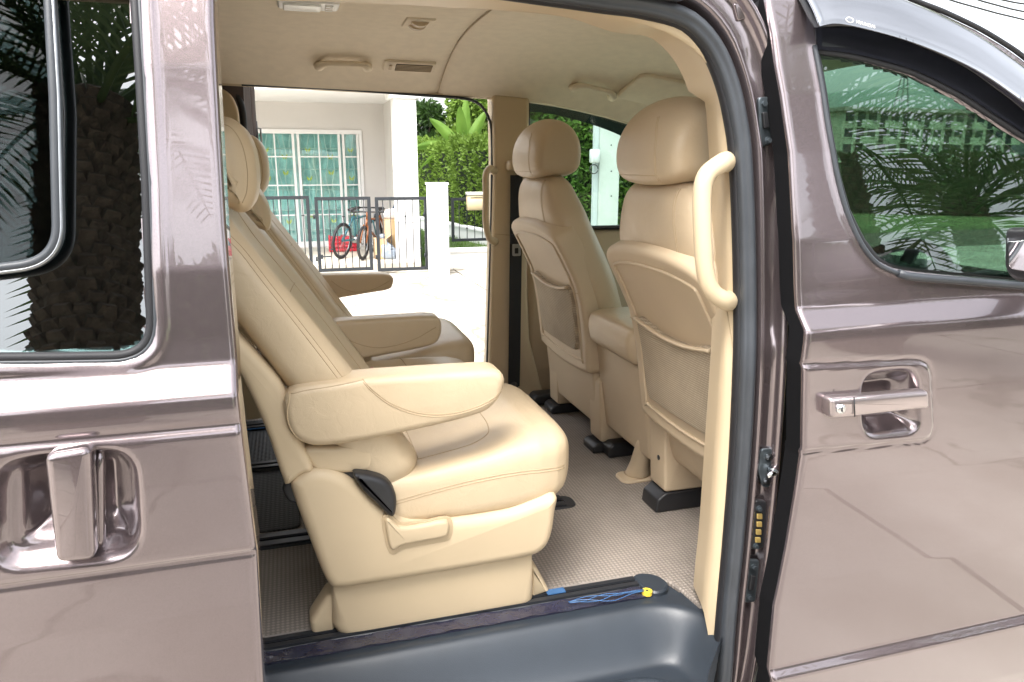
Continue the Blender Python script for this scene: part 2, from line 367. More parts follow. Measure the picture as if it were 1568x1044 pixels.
def door_skin(name, xe, xend, zlo, ztop, yfun, hole, nx, nz, edge_dir, m, parent, rim=.05, hem=False):
    """pressed-steel outer skin: rows in z, columns in x, warped to the edge line xe(z) and the top line ztop(x);
       the hem turns in at the edge; faces inside the hole outline are left out"""
    s = np.r_[-rim, -rim*.5, -.012, -.004, 0, .0012, .003, .0055, .009, .014, .020]
    L_ = abs(xend-xe(1.3))
    s = np.r_[s, np.linspace(.026, L_, nx)]
    w = np.linspace(0, 1, nz)
    S, W = np.meshgrid(s, w)
    Z = zlo+(1.9-zlo)*W
    SS = np.clip(S, 0, None)
    X = xe(Z)+edge_dir*SS
    ZT = ztop(X); Z = zlo+(ZT-zlo)*W
    X = xe(Z)+edge_dir*SS
    Y = yfun(X, Z)
    r = .009
    t = np.clip(r-SS, 0, r); Y = Y+(r-np.sqrt(np.maximum(r*r-t*t, 0)))
    Y = Y+np.where(S < 0, -S, 0)
    G = np.stack([X, Y, Z], -1)
    v, f = grid_geo(G)
    if hole is not None:
        D = sdf(hole, X, Z).ravel()
        f = [q for q in f if max(D[list(q)]) > -.011]
    if edge_dir < 0: f = [q[::-1] for q in f]
    if not hem: return obj(name, v, f, m, parent, True)
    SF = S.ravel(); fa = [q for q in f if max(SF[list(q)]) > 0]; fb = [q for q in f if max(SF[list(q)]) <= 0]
    o = obj(name, v, fa, m, parent, True); obj('edge_hem', v, fb, mat('matt_black', (.006, .006, .007), .9, spec=.15), o, True); return o  # hem faces split off and given a flat black of their own
def pane(name, outline, m, parent, yfun, off, th=.004, grow=.0):
    P = np.array(outline); P = P if area2(P) > 0 else P[::-1]
    P = inset(P, .006-grow); n = len(P)
    # the pane is flat: plane through the opening's lower and upper edge
    z0, z1 = P[:, 1].min(), P[:, 1].max(); xm = P[:, 0].mean()
    ya, yb_ = yfun(z0), yfun(z1)
    yy = lambda z: ya+(yb_-ya)*(z-z0)/(z1-z0)+off
    v = [(x, yy(z), z) for x, z in P]+[(x, yy(z)+th, z) for x, z in P]
    f = [tuple(range(n)), tuple(range(n, 2*n))[::-1]]+[(j, n+j, n+(j+1) % n, (j+1) % n) for j in range(n)]
    return obj(name, v, f, m, parent, False), yy

# ---------------- sliding door, slid back along the near side
SO = -.10
swin = round_poly(onxz([(209, -150), (214, 0), (222, 120), (231, 280), (241, 553), (90, 556), (-330, 560), (-330, -140)], SO), [.02, 0, 0, 0, .075, 0, .05, .05], 12)
scup = round_poly(onxz([(-22, 700), (212, 678), (222, 855), (-22, 878)], SO), .048, 10)
sbowl = round_poly(onxz([(22, 697), (198, 688), (205, 832), (60, 842), (25, 840)], SO), .036, 10)
def s_edge(z):
    # leading edge of the door as it shows beside the seat
    zz = np.array([.3, .70, .878, 1.074, 1.314, 1.5, 1.757, 1.9]); xx = np.array([-.085, -.082, -.078, -.072, -.079, -.080, -.076, -.070])
    return np.interp(z, zz, xx)
def s_y(X, Z):
    Y = yb(Z)+SO
    d = sdf(swin, X, Z)
    Y = Y+.016*(1-sstep(-.012, .001, d))-.003*bumpf(d-.010, .006)
    # two pressed lines and the raised band between them
    for zl in (1.258, 1.078): Y = Y+.0035*bumpf(Z-zl-.012*(X+.1)*0, .0035)
    Y = Y-.004*(sstep(1.075, 1.09, Z)-sstep(1.245, 1.26, Z))
    c = sdf(scup, X, Z)
    Y = Y+.022*(1-sstep(-.022, .002, c))
    b = sdf(sbowl, X, Z)
    Y = Y+.030*(1-sstep(-.03, .004, b))
    return Y
sdoor = door_skin('sliding_door', s_edge, -1.05, .30, lambda x: np.full_like(x, 1.86), s_y, swin, 230, 330, -1, PAINT, van, .055)
sp, _ = pane('window_pane', swin, GLASS_DARK, sdoor, lambda z: yb(z)+SO, .012)
def ring_on(P, d, yf): Q = inset(P if area2(P) > 0 else P[::-1], d); return [(x, yf(z), z) for x, z in Q]
tube('window_seal', ring_on(swin, .006, lambda z: yb(z)+SO+.006), .0065, DARKRUB, sdoor, 8, True)
tube('window_trim', ring_on(swin, .0005, lambda z: yb(z)+SO+.003), .0035, RUBBER, sdoor, 8, True)
# the small sliding pane set into the big one, with its grey frame
vwin = round_poly(onxz([(75, -60), (86, 150), (92, 400), (-40, 416), (-320, 425), (-320, -110)], SO+.012), [.02, 0, .065, 0, .04, .04], 12)
tube('vent_window_frame', ring_on(vwin, 0, lambda z: yb(z)+SO+.010), .0085, RUBBER, sdoor, 8, True, .8)
tube('vent_window_bead', ring_on(vwin, -.004, lambda z: yb(z)+SO+.006), .0028, STEEL, sdoor, 6, True)
v2, _ = pane('vent_pane', vwin, glass('vent_glass', (.45, .5, .5), 1.3), sdoor, lambda z: yb(z)+SO, .018)
# inner side of the door: trim panel, with the window left open
box('door_trim', (-1.05, -.14, SO+.075, SO+.10, .40, 1.33), PLASTIC, sdoor, .012)
box('door_trim_top', (-1.05, -.14, SO+.14, SO+.165, 1.79, 1.86), PLASTIC, sdoor, .01)
_e = [[(x_, float(yb(z_))+SO+d_, z_) for x_, d_ in ((-.16, .06), (-.11, .06), (-.10, .075), (-.11, .105), (-.16, .105))] for z_ in np.linspace(.4, 1.85, 30)]
obj('door_trim_edge', *loft_geo(_e), PAINT, sdoor)
# upright pull handle in its cup
hq = onxz([(68, 694), (140, 683), (147, 856), (86, 862)], SO-.02)
hg = round_poly(hq, .012, 6)
hv, hf = pillow_geo(hg, (0, 0, 0), (1, 0, 0), (0, 0, 1), -(SO+.004), -(SO-.026), .006, .009)
hh = obj('handle', hv, hf, PAINT, sdoor)
a0 = on(153, 692, SO); a1 = on(158, 846, SO); tube('handle_pivot', cr_open([a1+[-.004, .03, 0], a1+[-.004, .012, .012], (a0+a1)/2+[-.004, .010, 0], a0+[-.004, .012, -.012], a0+[-.004, .03, 0]], 30), .0065, PAINT, hh, 10)

# ---------------- front door
FE = onxz([(1172, -30), (1174, 0), (1190, 100), (1211, 235), (1217, 348), (1222, 470), (1230, 560), (1228, 700), (1206, 838), (1187, 931), (1178, 1024), (1174, 1100)])
_o = np.argsort(FE[:, 1]); FEz, FEx = FE[_o, 1], FE[_o, 0]
def f_edge(z): return np.interp(z, FEz, FEx)
TOP = onxz([(1340, -28), (1395, 0), (1450, 22), (1500, 46), (1540, 70), (1568, 90), (1640, 150), (1740, 250)])
def f_top(x): return np.interp(x, np.r_[.6, TOP[:, 0]], np.r_[1.885, TOP[:, 1]])
fwin = onxz([(1249, 74), (1258, 120), (1268, 190), (1281, 265), (1298, 325), (1320, 370), (1342, 398), (1368, 411), (1400, 416), (1568, 431), (1900, 462), (1900, 440), (1760, 330), (1640, 246), (1568, 203), (1520, 172), (1470, 140), (1400, 106), (1330, 86), (1290, 78)], .0)
fwin = resample(fwin, 160, True)
fcup = round_poly(onxz([(1316, 570), (1404, 560), (1410, 662), (1318, 672)]), .042, 10)
fpad = round_poly(onxz([(1180, 562), (1424, 552), (1430, 672), (1180, 694)]), [0, .035, .035, 0], 10)
def f_y(X, Z):
    Y = yb(Z)
    d = sdf(fwin, X, Z)
    Y = Y+.016*(1-sstep(-.012, .001, d))-.002*bumpf(d-.008, .006)
    p = sdf(fpad, X, Z)
    Y = Y-.0035*(1-sstep(-.005, .003, p))+.0025*bumpf(p-.002, .0025)
    c = sdf(fcup, X, Z)
    Y = Y+.042*(1-sstep(-.034, .003, c))
    return Y
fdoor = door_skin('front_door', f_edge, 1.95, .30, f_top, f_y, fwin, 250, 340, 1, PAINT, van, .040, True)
fp, _ = pane('window_pane', fwin, GLASS_GREEN, fdoor, yb, .012)
tube('window_seal', ring_on(fwin, .004, lambda z: yb(z)+.006), .006, DARKRUB, fdoor, 8, True)
belt = cr_open([tuple(on(a, b, -.003)) for a, b in ((1376, 418), (1400, 424), (1568, 438), (1760, 458))], 30)
tube('belt_moulding', belt, .0075, RUBBER, fdoor, 8)
tube('quarter_moulding', cr_open([tuple(on(a, b, -.002)) for a, b in ((1247, 70), (1258, 130), (1268, 195), (1282, 270), (1298, 328), (1320, 375), (1345, 404), (1378, 420))], 40), .0045, RUBBER, fdoor, 8)
tube('drip_moulding', [(x, float(yb(z))-.001, z+.002) for x, z in cr_open([tuple(p) for p in TOP], 40)], .005, BLACKP, fdoor, 8)
# black frame of the window under the visor
def strip(name, lo, hi, off_lo, off_hi, m, parent, rows=7, bulge=0.0, th=.003):
    a = cr_open([tuple(p) for p in lo], 50); b = cr_open([tuple(p) for p in hi], 50); G = []
    for t in np.linspace(0, 1, rows):
        row = []
        for p, q_ in zip(a, b):
            x, z = p*(1-t)+q_*t
            row.append((x, float(yb(z))+off_lo*(1-t)+off_hi*t-bulge*4*t*(1-t), z))
        G.append(row)
    G = np.array(G); v, f = grid_geo(G); n = len(v); v = np.vstack([v, v+np.array([0, th, 0])]); f = f+[tuple(i+n for i in q_)[::-1] for q_ in f]
    c = len(a); rr = list(range(c))+[i*c+c-1 for i in range(1, rows)]+[(rows-1)*c+j for j in range(c-2, -1, -1)]+[i*c for i in range(rows-2, 0, -1)]
    f += [(rr[i], rr[(i+1) % len(rr)], rr[(i+1) % len(rr)]+n, rr[i]+n) for i in range(len(rr))]
    return obj(name, v, f, m, parent, True)
lo_v = onxz([(1232, 46), (1262, 42), (1330, 57), (1400, 80), (1470, 112), (1530, 152), (1568, 182), (1660, 262)])
hi_v = onxz([(1217, -18), (1262, -28), (1330, -20), (1398, 6), (1470, 40), (1530, 78), (1568, 106), (1660, 180)])
wt = onxz([(1249, 76), (1290, 80), (1330, 88), (1400, 108), (1470, 142), (1520, 174), (1568, 205), (1660, 272)])
strip('window_frame', wt, onxz([(1247, 40), (1290, 38), (1330, 44), (1400, 66), (1470, 98), (1530, 140), (1568, 170), (1660, 250)]), -.003, -.004, BLACKG, fdoor)
vis = strip('rain_visor', lo_v, hi_v, -.040, -.006, VISOR, fdoor, 9, .006, .003)
strip('visor_end', onxz([(1226, 47), (1232, 47), (1239, 46), (1245, 45)]), onxz([(1216, -10), (1222, -14), (1229, -14), (1236, -16)]), -.036, -.003, BLACKP, fdoor, 5, .0, .003)
# maker's lettering and oval badge on the visor
cu = bpy.data.curves.new('visor_lettering', 'FONT'); cu.body = 'HYUNDAI'; cu.size = .0092; cu.extrude = .0003
to = bpy.data.objects.new('tmp_text', cu); C.objects.link(to); bpy.context.view_layer.update()
tm = bpy.data.meshes.new_from_object(to.evaluated_get(bpy.context.evaluated_depsgraph_get())); bpy.data.objects.remove(to)
pl = on(1305, 37, -.034); pr_ = on(1330, 41, -.034)
lett = bpy.data.objects.new('visor_lettering', tm); C.objects.link(lett); tm.materials.clear(); tm.materials.append(WHITEP); lett.parent = fdoor
lett.location = pl+np.array([0, -.010, 0]); lett.rotation_euler = (R(68), 0, 0); lett.rotation_euler = (R(66), R(9), 0)
ov = on(1295, 32, -.036); tube('visor_badge', [(ov[0]+.0075*math.cos(t), ov[1]-.010+.002*math.sin(t), ov[2]+.0045*math.sin(t)) for t in np.linspace(0, 2*math.pi, 24, endpoint=False)], .0007, WHITEP, fdoor, 5, True)
# pull handle across the cup, with key cylinder
hp = round_poly(onxz([(1268, 609), (1310, 606), (1419, 597), (1421, 624), (1312, 636), (1269, 640)], -.02), [.010, 0, .008, .008, 0, .010], 6)
hv, hf = pillow_geo(hp, (0, 0, 0), (1, 0, 0), (0, 0, 1), .002, .028, .004, .009)
fh = obj('handle', hv, hf, mat('satin_handle', (.42, .36, .36), .28, metal=.85, coat=.6, coatr=.08), fdoor)
kc = on(1285, 625, -.027); q = MB()
q.tube([(kc[0], kc[1]+.004, kc[2]), (kc[0], kc[1]-.0065, kc[2])], .0085, 20); q.build('key_cylinder', CHROME, fh, True)
q = MB(); q.box(kc[0]-.0008, kc[0]+.0008, kc[1]-.0085, kc[1]-.0062, kc[2]-.004, kc[2]+.004); q.build('key_slot', BLACKP, fh)
g0, g1 = on(1307, 607, -.028), on(1308, 638, -.028); q = MB(); q.tube([g0+np.array([0, -.0015, -.001]), g1+np.array([0, -.0015, .001])], .0012, 6); q.build('handle_joint', BLACKP, fh, True)
# inner trim of the door
box('door_trim', (.95, 1.95, .062, .10, .45, 1.33), TAN_PL, fdoor, .015)
# outside mirror on its arm
mc = at(1580, 395, Y=-.13)
mo = round_poly([(-.19, -.085), (.12, -.085), (.12, .085), (-.13, .095), (-.185, .05)], .04, 8)
mx_ = 1.17
def mirror_geo(out, x0, x1, r0, r1, c0, c1):
    # outline in (Y,Z), run along X
    return pillow_geo(out, (0, 0, 0), (0, 1, 0), (0, 0, 1), x0, x1, r0, r1, crown0=c0, crown1=c1)
ml = at(1524, 430, X=mx_); mt_ = at(1568, 345, X=mx_); 
my1 = ml[1]; mz0 = ml[2]+.004; mz1 = at(1540, 362, X=mx_)[2]+.03
mo = round_poly([(my1-.26, mz0), (my1-.012, mz0), (my1, mz0+.09), (my1-.03, mz1-.015), (my1-.10, mz1+.012), (my1-.26, mz1+.02)], .035, 8)
v, f = mirror_geo(mo, mx_, mx_+.11, .01, .05, -.004, .01); mir = obj('side_mirror', v, f, BLACKP, fdoor)
mi = inset(mo if area2(mo) > 0 else mo[::-1], .022)
v, f = mirror_geo(mi, mx_-.006, mx_+.01, .001, .001, 0, 0); v = [(p[0]+(p[2]-mz1)*.10, p[1], p[2]) for p in v]; mg = obj('mirror_glass', v, f, MIRROR, fdoor, False)
q = MB(); q.tube([(mx_+.09, my1-.10, mz0+.04), (mx_+.20, my1-.02, mz0+.01), (mx_+.26, .045, mz0-.005)], .024, 12); q.build('mirror_arm', BLACKP, fdoor, True)

# ---------------- door aperture: weatherstrip, jamb of the pillar, cream trim
AY = .095
def ay(z): return AY+float(yb(z))*.55
strip_px = [(-300, -20), (0, -52), (250, -50), (500, -42), (700, -30), (840, -12), (931, 1), (984, 8), (1042, 24), (1074, 47), (1100, 84), (1119, 134), (1130, 184), (1137, 237), (1142, 348), (1144, 470), (1143, 560), (1136, 700), (1125, 838), (1116, 931), (1109, 1024), (1104, 1080), (1098, 1160)]
def appt(px, py, extra=0.0):
    y = AY
    for _ in range(10): p = at(px, py, Y=y+extra); y = ay(p[2])
    return p
SP = np.array([appt(a, b) for a, b in strip_px]); SPc = cr_open(SP, 150)
# moving frame along the strip: tangent, outward normal in the plane of the side
TT = np.gradient(SPc, axis=0); TT /= np.linalg.norm(TT, axis=1)[:, None]
NN = np.stack([-TT[:, 2], np.zeros(len(TT)), TT[:, 0]], 1); NN /= np.linalg.norm(NN, axis=1)[:, None]
def sweep(prof, name, m, parent, scale=None, i0=0, i1=None, relief=None, closed=False):
    i1 = len(SPc) if i1 is None else i1; rings = []
    for i in range(i0, i1):
        k = 1 if scale is None else scale[i]; row = []
        for n_, d in prof:
            nn = n_*(k if n_ > .012 else 1)
            dd = d+(relief(i, nn) if relief else 0)
            row.append(SPc[i]+NN[i]*nn+np.array([0, dd, 0]))
        rings.append(row)
    if closed: v, f = loft_geo(rings, True)
    else: v, f = grid_geo(np.array(rings))
    return obj(name, v, f, m, parent, True)
wst = sweep([(.0150*math.cos(t)*(1-.22*math.exp(-((t-4.3)/.28)**2)), .017*math.sin(t)*(1-.25*math.exp(-((t-4.3)/.28)**2))-.002) for t in np.linspace(0, 2*math.pi, 28, endpoint=False)], 'weatherstrip', RUBBER, van, closed=True)
sweep([(-.0125+.006*math.cos(t), .012+.012*math.sin(t)) for t in np.linspace(0, 2*math.pi, 12, endpoint=False)], 'strip_lip', DARKRUB, wst, closed=True)
# jamb width follows the pillar as it narrows to its foot
rowpy = np.array([p[2] for p in SPc])
jw = np.interp(np.arange(len(SPc)), [0, 60, 78, 92, 104, 125, 134, 142, 150], [2.0, 1.95, 1.7, 1.5, 1.45, 1.45, 1.35, 1.1, .8])
def jrelief(i, n_):
    z = SPc[i][2]; x = SPc[i][0]
    if x < .55: return 0
    r_ = .010*(sstep(1.61, 1.63, z)-sstep(1.74, 1.76, z))+.007*(sstep(1.25, 1.27, z)-sstep(1.50, 1.53, z))
    r_ += .007*(sstep(.70, .72, z)-sstep(1.0, 1.02, z))
    return float(r_) if .036 < n_ < .066 else 0
jprof = [(.004, .030), (.013, .010), (.0145, -.001), (.0165, -.008), (.019, -.011), (.0215, -.0095), (.024, -.002), (.026, .006), (.029, .009), (.039, .009), (.044, .007), (.0465, -.002), (.0485, -.010), (.0515, -.013), (.0545, -.011), (.057, -.003), (.059, .012), (.060, .05)]
jamb = sweep(jprof, 'pillar_jamb', PAINT, van, jw, relief=jrelief)
sweep([(.058, .020), (.068, .016), (.078, .020), (.090, .034)], 'gap_seal', DARKRUB, van, jw, i0=70)
# cream trim inside the strip
trim_px = [(-300, 20), (0, -22), (250, -22), (500, -18), (700, -8), (840, 2), (908, 12), (977, 35), (1034, 43), (1072, 78), (1094, 122), (1103, 160), (1105, 191), (1108, 237), (1113, 348), (1113, 470), (1110, 560), (1100, 700), (1090, 838), (1083, 905), (1080, 940)]
TI = cr_open(np.array([appt(a, b, .035) for a, b in trim_px]), 120)
idx = np.linspace(0, 150*.962, 120)
TO = np.stack([np.interp(idx, np.arange(150), SPc[:, k]) for k in range(3)], 1)+np.array([0, .010, 0])
G = []
for t, dy in ((0, 0), (.15, -.004), (.5, -.006), (.85, -.002), (1, .006)):
    G.append(TO*(1-t)+TI*t+np.array([0, dy, 0]))
back = TI+np.array([0, .10, 0]); back[:, 0] += np.where(TI[:, 2] < 1.7, .03, 0)
G.append(TI*.6+back*.4); G.append(back)
v, f = grid_geo(np.array(G)); trim = obj('pillar_trim', v, f, PLASTIC, van)
for zc_ in (1.70, 1.30):
    k = int(np.argmin(np.abs(TI[60:, 2]-zc_)))+60
    tube('trim_joint', [TO[k]+np.array([0, -.001, 0]), .5*(TO[k]+TI[k])+np.array([0, -.0065, 0]), TI[k]+np.array([0, -.001, 0])], .0012, SEAM, trim, 6)
# big grab handle on the trim
gp = [appt(1128, 247, .02), appt(1105, 250, .0), appt(1082, 268, -.005), appt(1075, 300, -.005), appt(1076, 360, -.005), appt(1080, 415, -.005), appt(1090, 445, -.005), appt(1110, 460, .0), appt(1128, 463, .02)]
gp[0][1] += .02; gp[-1][1] += .02
gpp = cr_open(gp, 60); gr = np.interp(np.linspace(0, 1, 60), [0, .08, .2, .8, .92, 1], [.021, .0185, .0165, .0160, .0180, .021])
ghn = tube('grab_handle', gpp, gr, PLASTIC, van, 16)
# hardware bolted to the jamb
def plate(name, pts, off, th, r, m, parent, rr=.008):
    P = np.array([appt(a, b) for a, b in pts]); P2 = round_poly(P[:, [0, 2]], rr, 6); y = P[:, 1].mean()+off
    v, f = pillow_geo(P2, (0, 0, 0), (1, 0, 0), (0, 0, 1), -y, -(y-th), .0005, r); return obj(name, v, f, m, parent)
def bolt(px, py, off, r, parent, m=None, name='bolt'):
    p = appt(px, py); y = p[1]+off; q = MB()
    q.tube([(p[0], y, p[2]), (p[0], y-.003, p[2])], r*1.5, 14); q.tube([(p[0], y-.003, p[2]), (p[0], y-.008, p[2])], r, 6)
    return sharp(q.build(name, m or STEEL, parent, True), 40)
DKST = mat('dark_steel', (.11, .13, .145), .4, metal=.7, noise=.15, nscale=60)
pu = plate('upper_catch', [(1158, 149), (1176, 148), (1184, 220), (1167, 226)], .006, .007, .003, DKST, jamb)
bolt(1167, 159, -.002, .0055, pu, DKST); bolt(1174, 215, -.002, .0045, pu, DKST)
plate('catch_slot', [(1164, 172), (1172, 172), (1176, 196), (1168, 197)], -.001, .006, .002, BLACKP, pu, .003)
lk = plate('striker_plate', [(1166, 687), (1184, 687), (1193, 712), (1187, 744), (1169, 748), (1161, 720)], .006, .006, .002, DKST, jamb, .01)
bolt(1176, 699, -.001, .005, lk); bolt(1172, 736, -.001, .005, lk)
p = appt(1176, 718); q = MB(); q.tube([(p[0]+.004, p[1]+.004, p[2]), (p[0]+.002, p[1]-.022, p[2])], .0065, 14); q.tube([(p[0]+.004, p[1]-.020, p[2]+.002), (p[0]-.016, p[1]-.020, p[2]-.004)], .0055, 14); q.build('striker_pin', CHROME, lk, True)
cp_ = plate('contact_block', [(1156, 765), (1174, 767), (1168, 839), (1149, 841)], .007, .010, .003, BLACKP, jamb, .008)
for i, (a, b) in enumerate(((1161, 789), (1160.5, 801), (1159.5, 813), (1158.5, 825))):
    plate('contact', [(a-4, b-4), (a+4, b-4), (a+4, b+4), (a-4, b+4)], -.003, .003, .0012, BRASS, cp_, .002)
bolt(1160, 777, -.003, .004, cp_, DKST); bolt(1155, 834, -.003, .004, cp_, DKST)
pw = plate('lower_catch', [(1148, 858), (1165, 859), (1157, 922), (1140, 923)], .008, .007, .003, DKST, jamb, .007)
bolt(1154, 868, .001, .0045, pw, DKST); bolt(1147, 914, .001, .0045, pw, DKST); plate('catch_slot', [(1149, 880), (1156, 881), (1152, 902), (1145, 902)], .001, .006, .002, BLACKP, pw, .003)
tb = plate('top_bracket', [(1118, 6), (1146, 2), (1152, 26), (1128, 34)], .004, .012, .004, PAINT, jamb, .006)
bolt(1138, 13, -.008, .0065, tb, PAINT)

# ---------------- roof and headliner
def zedge(x): return np.where(x < .8, 1.84-.025*x, 1.82-.06*(x-.8)-.19*np.clip(x-.8, 0, None)**2)
YC, YH = .95, .80
def zhead(x, y):
    c = np.abs(y-YC)/YH; zc = 1.975-.08*np.clip(x-.9, 0, None)-.14*np.clip(x-1.2, 0, None)**2
    ze = zedge(x)
    return zc-(zc-ze)*c**3.2
def headliner(name, x0, x1, m, nx=30):
    xs = np.linspace(x0, x1, nx); ys = np.linspace(.235, YC+YH, 61)
    X, Y = np.meshgrid(xs, ys, indexing='ij'); Z = zhead(X, Y)
    # roll the ends a little into the joint
    e = np.minimum(X-x0, x1-X); Z = Z+.006*np.exp(-(e/.004)**2)
    G = np.stack([X, Y, Z], -1); v, f = grid_geo(G); return obj(name, v, f, m, van)
xs_ = [-2.5, .545]
hl_r = headliner('rear_headliner', -2.5, .5445, HEADLINER, 60); hl_f = headliner('front_headliner', .5455, 1.72, HEADLINER, 50)
tube('headliner_joint', [(.545, y, float(zhead(np.array(.545), np.array(y)))+.001) for y in np.linspace(.24, 1.745, 50)], .0022, SEAM, hl_r, 6)
# outer roof skin
xs = np.linspace(-2.6, 1.78, 50); ys = np.linspace(.20, 1.76, 40); X, Y = np.meshgrid(xs, ys, indexing='ij')
Z = zhead(X, Y)+.045; G = np.stack([X, Y, Z], -1); v, f = grid_geo(G); obj('roof', v, f, PAINT, van)
# roof edge over both apertures
for side, nm in ((1, 'roof_rail'), (-1, 'roof_rail')):
    rr_ = []
    for x in np.linspace(-2.6, 1.75, 60):
        ze = float(zedge(np.array(x))); y0 = YC+side*YH
        lowx = 0.0
        prof = [(y0-side*.004, ze+.004), (y0+side*.010, ze-.006), (y0+side*.024, ze-.002), (y0+side*.045, ze+.022), (y0+side*.04, ze+.06), (y0-side*.02, ze+.075)]
        rr_.append([(x, a, b) for a, b in prof])
    if side == 1:
        v, f = grid_geo(np.array(rr_)); obj(nm, v, f, PLASTIC, van)
box('roof_rail', (-2.6, .66, .13, .19, 1.845, 1.90), PAINT, van, .01)

# ceiling fittings: a board on the headliner, built flat and laid on the curve
def ceil_frame(px, py):
    for Y_ in np.linspace(.2, 1.745, 600):
        p = at(px, py, Y=Y_); Z = float(zhead(np.array(p[0]), np.array(p[1])))
        if p[2] >= Z: break
    e = 1e-3; zx = (float(zhead(np.array(p[0]+e), np.array(p[1])))-Z)/e; zy = (float(zhead(np.array(p[0]), np.array(p[1]+e)))-Z)/e
    n = np.array([zx, zy, -1.0]); n /= np.linalg.norm(n); u = np.array([1, 0, zx]); u /= np.linalg.norm(u); w = np.cross(n, u)
    return np.array([p[0], p[1], Z]), u, w, n          # u along the van, w towards the near side, n into the cabin
def rect(a0, a1, b0, b1): return [(a0, b0), (a1, b0), (a1, b1), (a0, b1)]
def fit(name, fr, outl, d0, d1, r, m, parent, rr=.006):
    o_, u, w, n = fr
    v, f = pillow_geo(round_poly(outl, rr, 6) if rr else np.array(outl), o_, u, w, d0, d1, .0005, r)
    return sharp(obj(name, v, f, m, parent), 50)
fr = ceil_frame(472, 2)
dl = fit('dome_light', fr, rect(-.075, .075, -.05, .05), -.002, .012, .006, WHITEP, van, .018)
fit('lamp_lens', fr, rect(-.062, .030, -.038, .038), .010, .018, .004, LAMPGL, dl, .01); fit('lamp_switch', fr, rect(.040, .060, -.03, .03), .010, .016, .002, WHITEP, dl, .003)
for k in (-.012, .012): fit('switch_gap', fr, rect(.041, .059, k-.001, k+.001), .0155, .0168, .0003, SEAM, dl, 0)
fr = ceil_frame(641, 33)
kb = fit('fan_control', fr, rect(-.042, .042, -.052, .052), -.002, .006, .004, HEADLINER, van, .006)
for w0 in (-.024, .020):
    o_, u, w, n = fr; q = MB(); cth = [o_+u*(.025*math.cos(a))+w*w0+n*(.004+.014*math.sin(a)) for a in np.linspace(0, math.pi, 14)]
    ring = [p_+w*s_ for s_ in (-.009, .009) for p_ in cth]
    fcs = [(i, i+1, 14+i+1, 14+i) for i in range(13)]+[tuple(range(14))[::-1], tuple(range(14, 28))]
    sharp(obj('control_knob', ring, fcs, TAN_PL, kb), 40)
fr = ceil_frame(627, 100)
vt = fit('air_vent', fr, rect(-.088, .088, -.035, .035), -.002, .008, .005, HEADLINER, van, .012)
fit('vent_recess', fr, rect(-.048, .076, -.024, .024), .0075, .0090, .0005, mat('vent_dark', (.045, .035, .028), .8), vt, .004)
for k in range(5): fit('vent_slat', fr, rect(-.047, .075, -.020+k*.0095, -.0172+k*.0095), .0085, .0115, .0008, TAN_PL, vt, 0)
fit('vent_switch', fr, rect(-.070, -.060, -.015, .015), .007, .012, .002, TAN_PL, vt, .003)
def roof_handle(px0, py0, px1, py1, label=None):
    a, b = ceil_frame(px0, py0), ceil_frame(px1, py1)
    n = (a[3]+b[3]); n /= np.linalg.norm(n); A, B = a[0], b[0]; d = B-A
    w = a[2]; A = A-w*.004; B = B-w*.004
    pts = [A, A+n*.012+w*.010, A+n*.016+w*.030+d*.04, A+n*.018+w*.044+d*.16, A+n*.018+w*.046+d*.35, A+n*.018+w*.046+d*.65, A+n*.018+w*.044+d*.84, A+n*.016+w*.030+d*.96, B+n*.012+w*.010, B]
    rad = np.interp(np.linspace(0, 1, 50), [0, .15, .25, .75, .85, 1], [.017, .016, .012, .012, .016, .017])
    return tube('roof_handle', cr_open(pts, 50), rad, HEADLINER, van, 12, flat=.8)
roof_handle(488, 98, 562, 100); roof_handle(878, 131, 936, 146)
# sun visor, folded against the roof
p0 = at(975, 150, Z=1.80); 
sv = round_poly([(.0, .0), (.34, .02), (.34, .20), (.02, .17)], .03, 8)
fr = ceil_frame(1035, 140); o_, u, w, n = fr
v, f = pillow_geo([(a-.20, b-.10) for a, b in sv], o_, u, w, .004, .022, .006, .006); obj('sun_visor', v, f, HEADLINER, van)
q = MB(); fr = ceil_frame(1085, 128); q.tube([fr[0], fr[0]+fr[3]*.02], .012, 12); q.build('visor_hook', WHITEP, van, True)

# ---------------- floor, mat, seat rails, step
box('floor_pan', (-2.5, 1.75, .245, 1.80, .56, .640), STEPP, van)
matp = np.array([(-2.4, .345), (.69, .345), (.725, .340), (.755, .322), (.775, .295), (.785, .255), (.79, .19), (1.6, .19), (1.6, 1.735), (-2.4, 1.735)])
v, f = pillow_geo(matp, (0, 0, 0), (1, 0, 0), (0, 1, 0), .642, .652, .0005, .004, inner=(.999,))
# the mat is far from star-shaped towards its centre, so cap it with one face
n_ = len(matp); PM = matp if area2(matp) > 0 else matp[::-1]
def slab(P, z0, z1, bev):
    P = P if area2(P) > 0 else P[::-1]; n = len(P); Q = inset(P, bev)
    v = [(x, y, z0) for x, y in P]+[(x, y, z1-bev) for x, y in P]+[(x, y, z1) for x, y in Q]
    f = [(j, (j+1) % n, n+(j+1) % n, n+j) for j in range(n)]+[(n+j, n+(j+1) % n, 2*n+(j+1) % n, 2*n+j) for j in range(n)]+[tuple(range(2*n, 3*n))]
    return v, f
PB = round_poly(rect(-2.3, -.03, .80, 1.70), .02, 4); v_, f_ = slab(PB, .6525, .657, .002); obj('rear_mat', v_, f_, stud_mat('black_ribbed_rubber', (.035, .033, .031), (.012, .012, .012), 260, .7, .003, .6), van, False)
v, f = slab(PM, .641, .652, .004); matt = obj('floor_mat', v, f, MATM, van, False)
RAILM = mat('rail_plastic', (.022, .024, .028), .38, bump=.2, bscale=300, bdist=.0006)
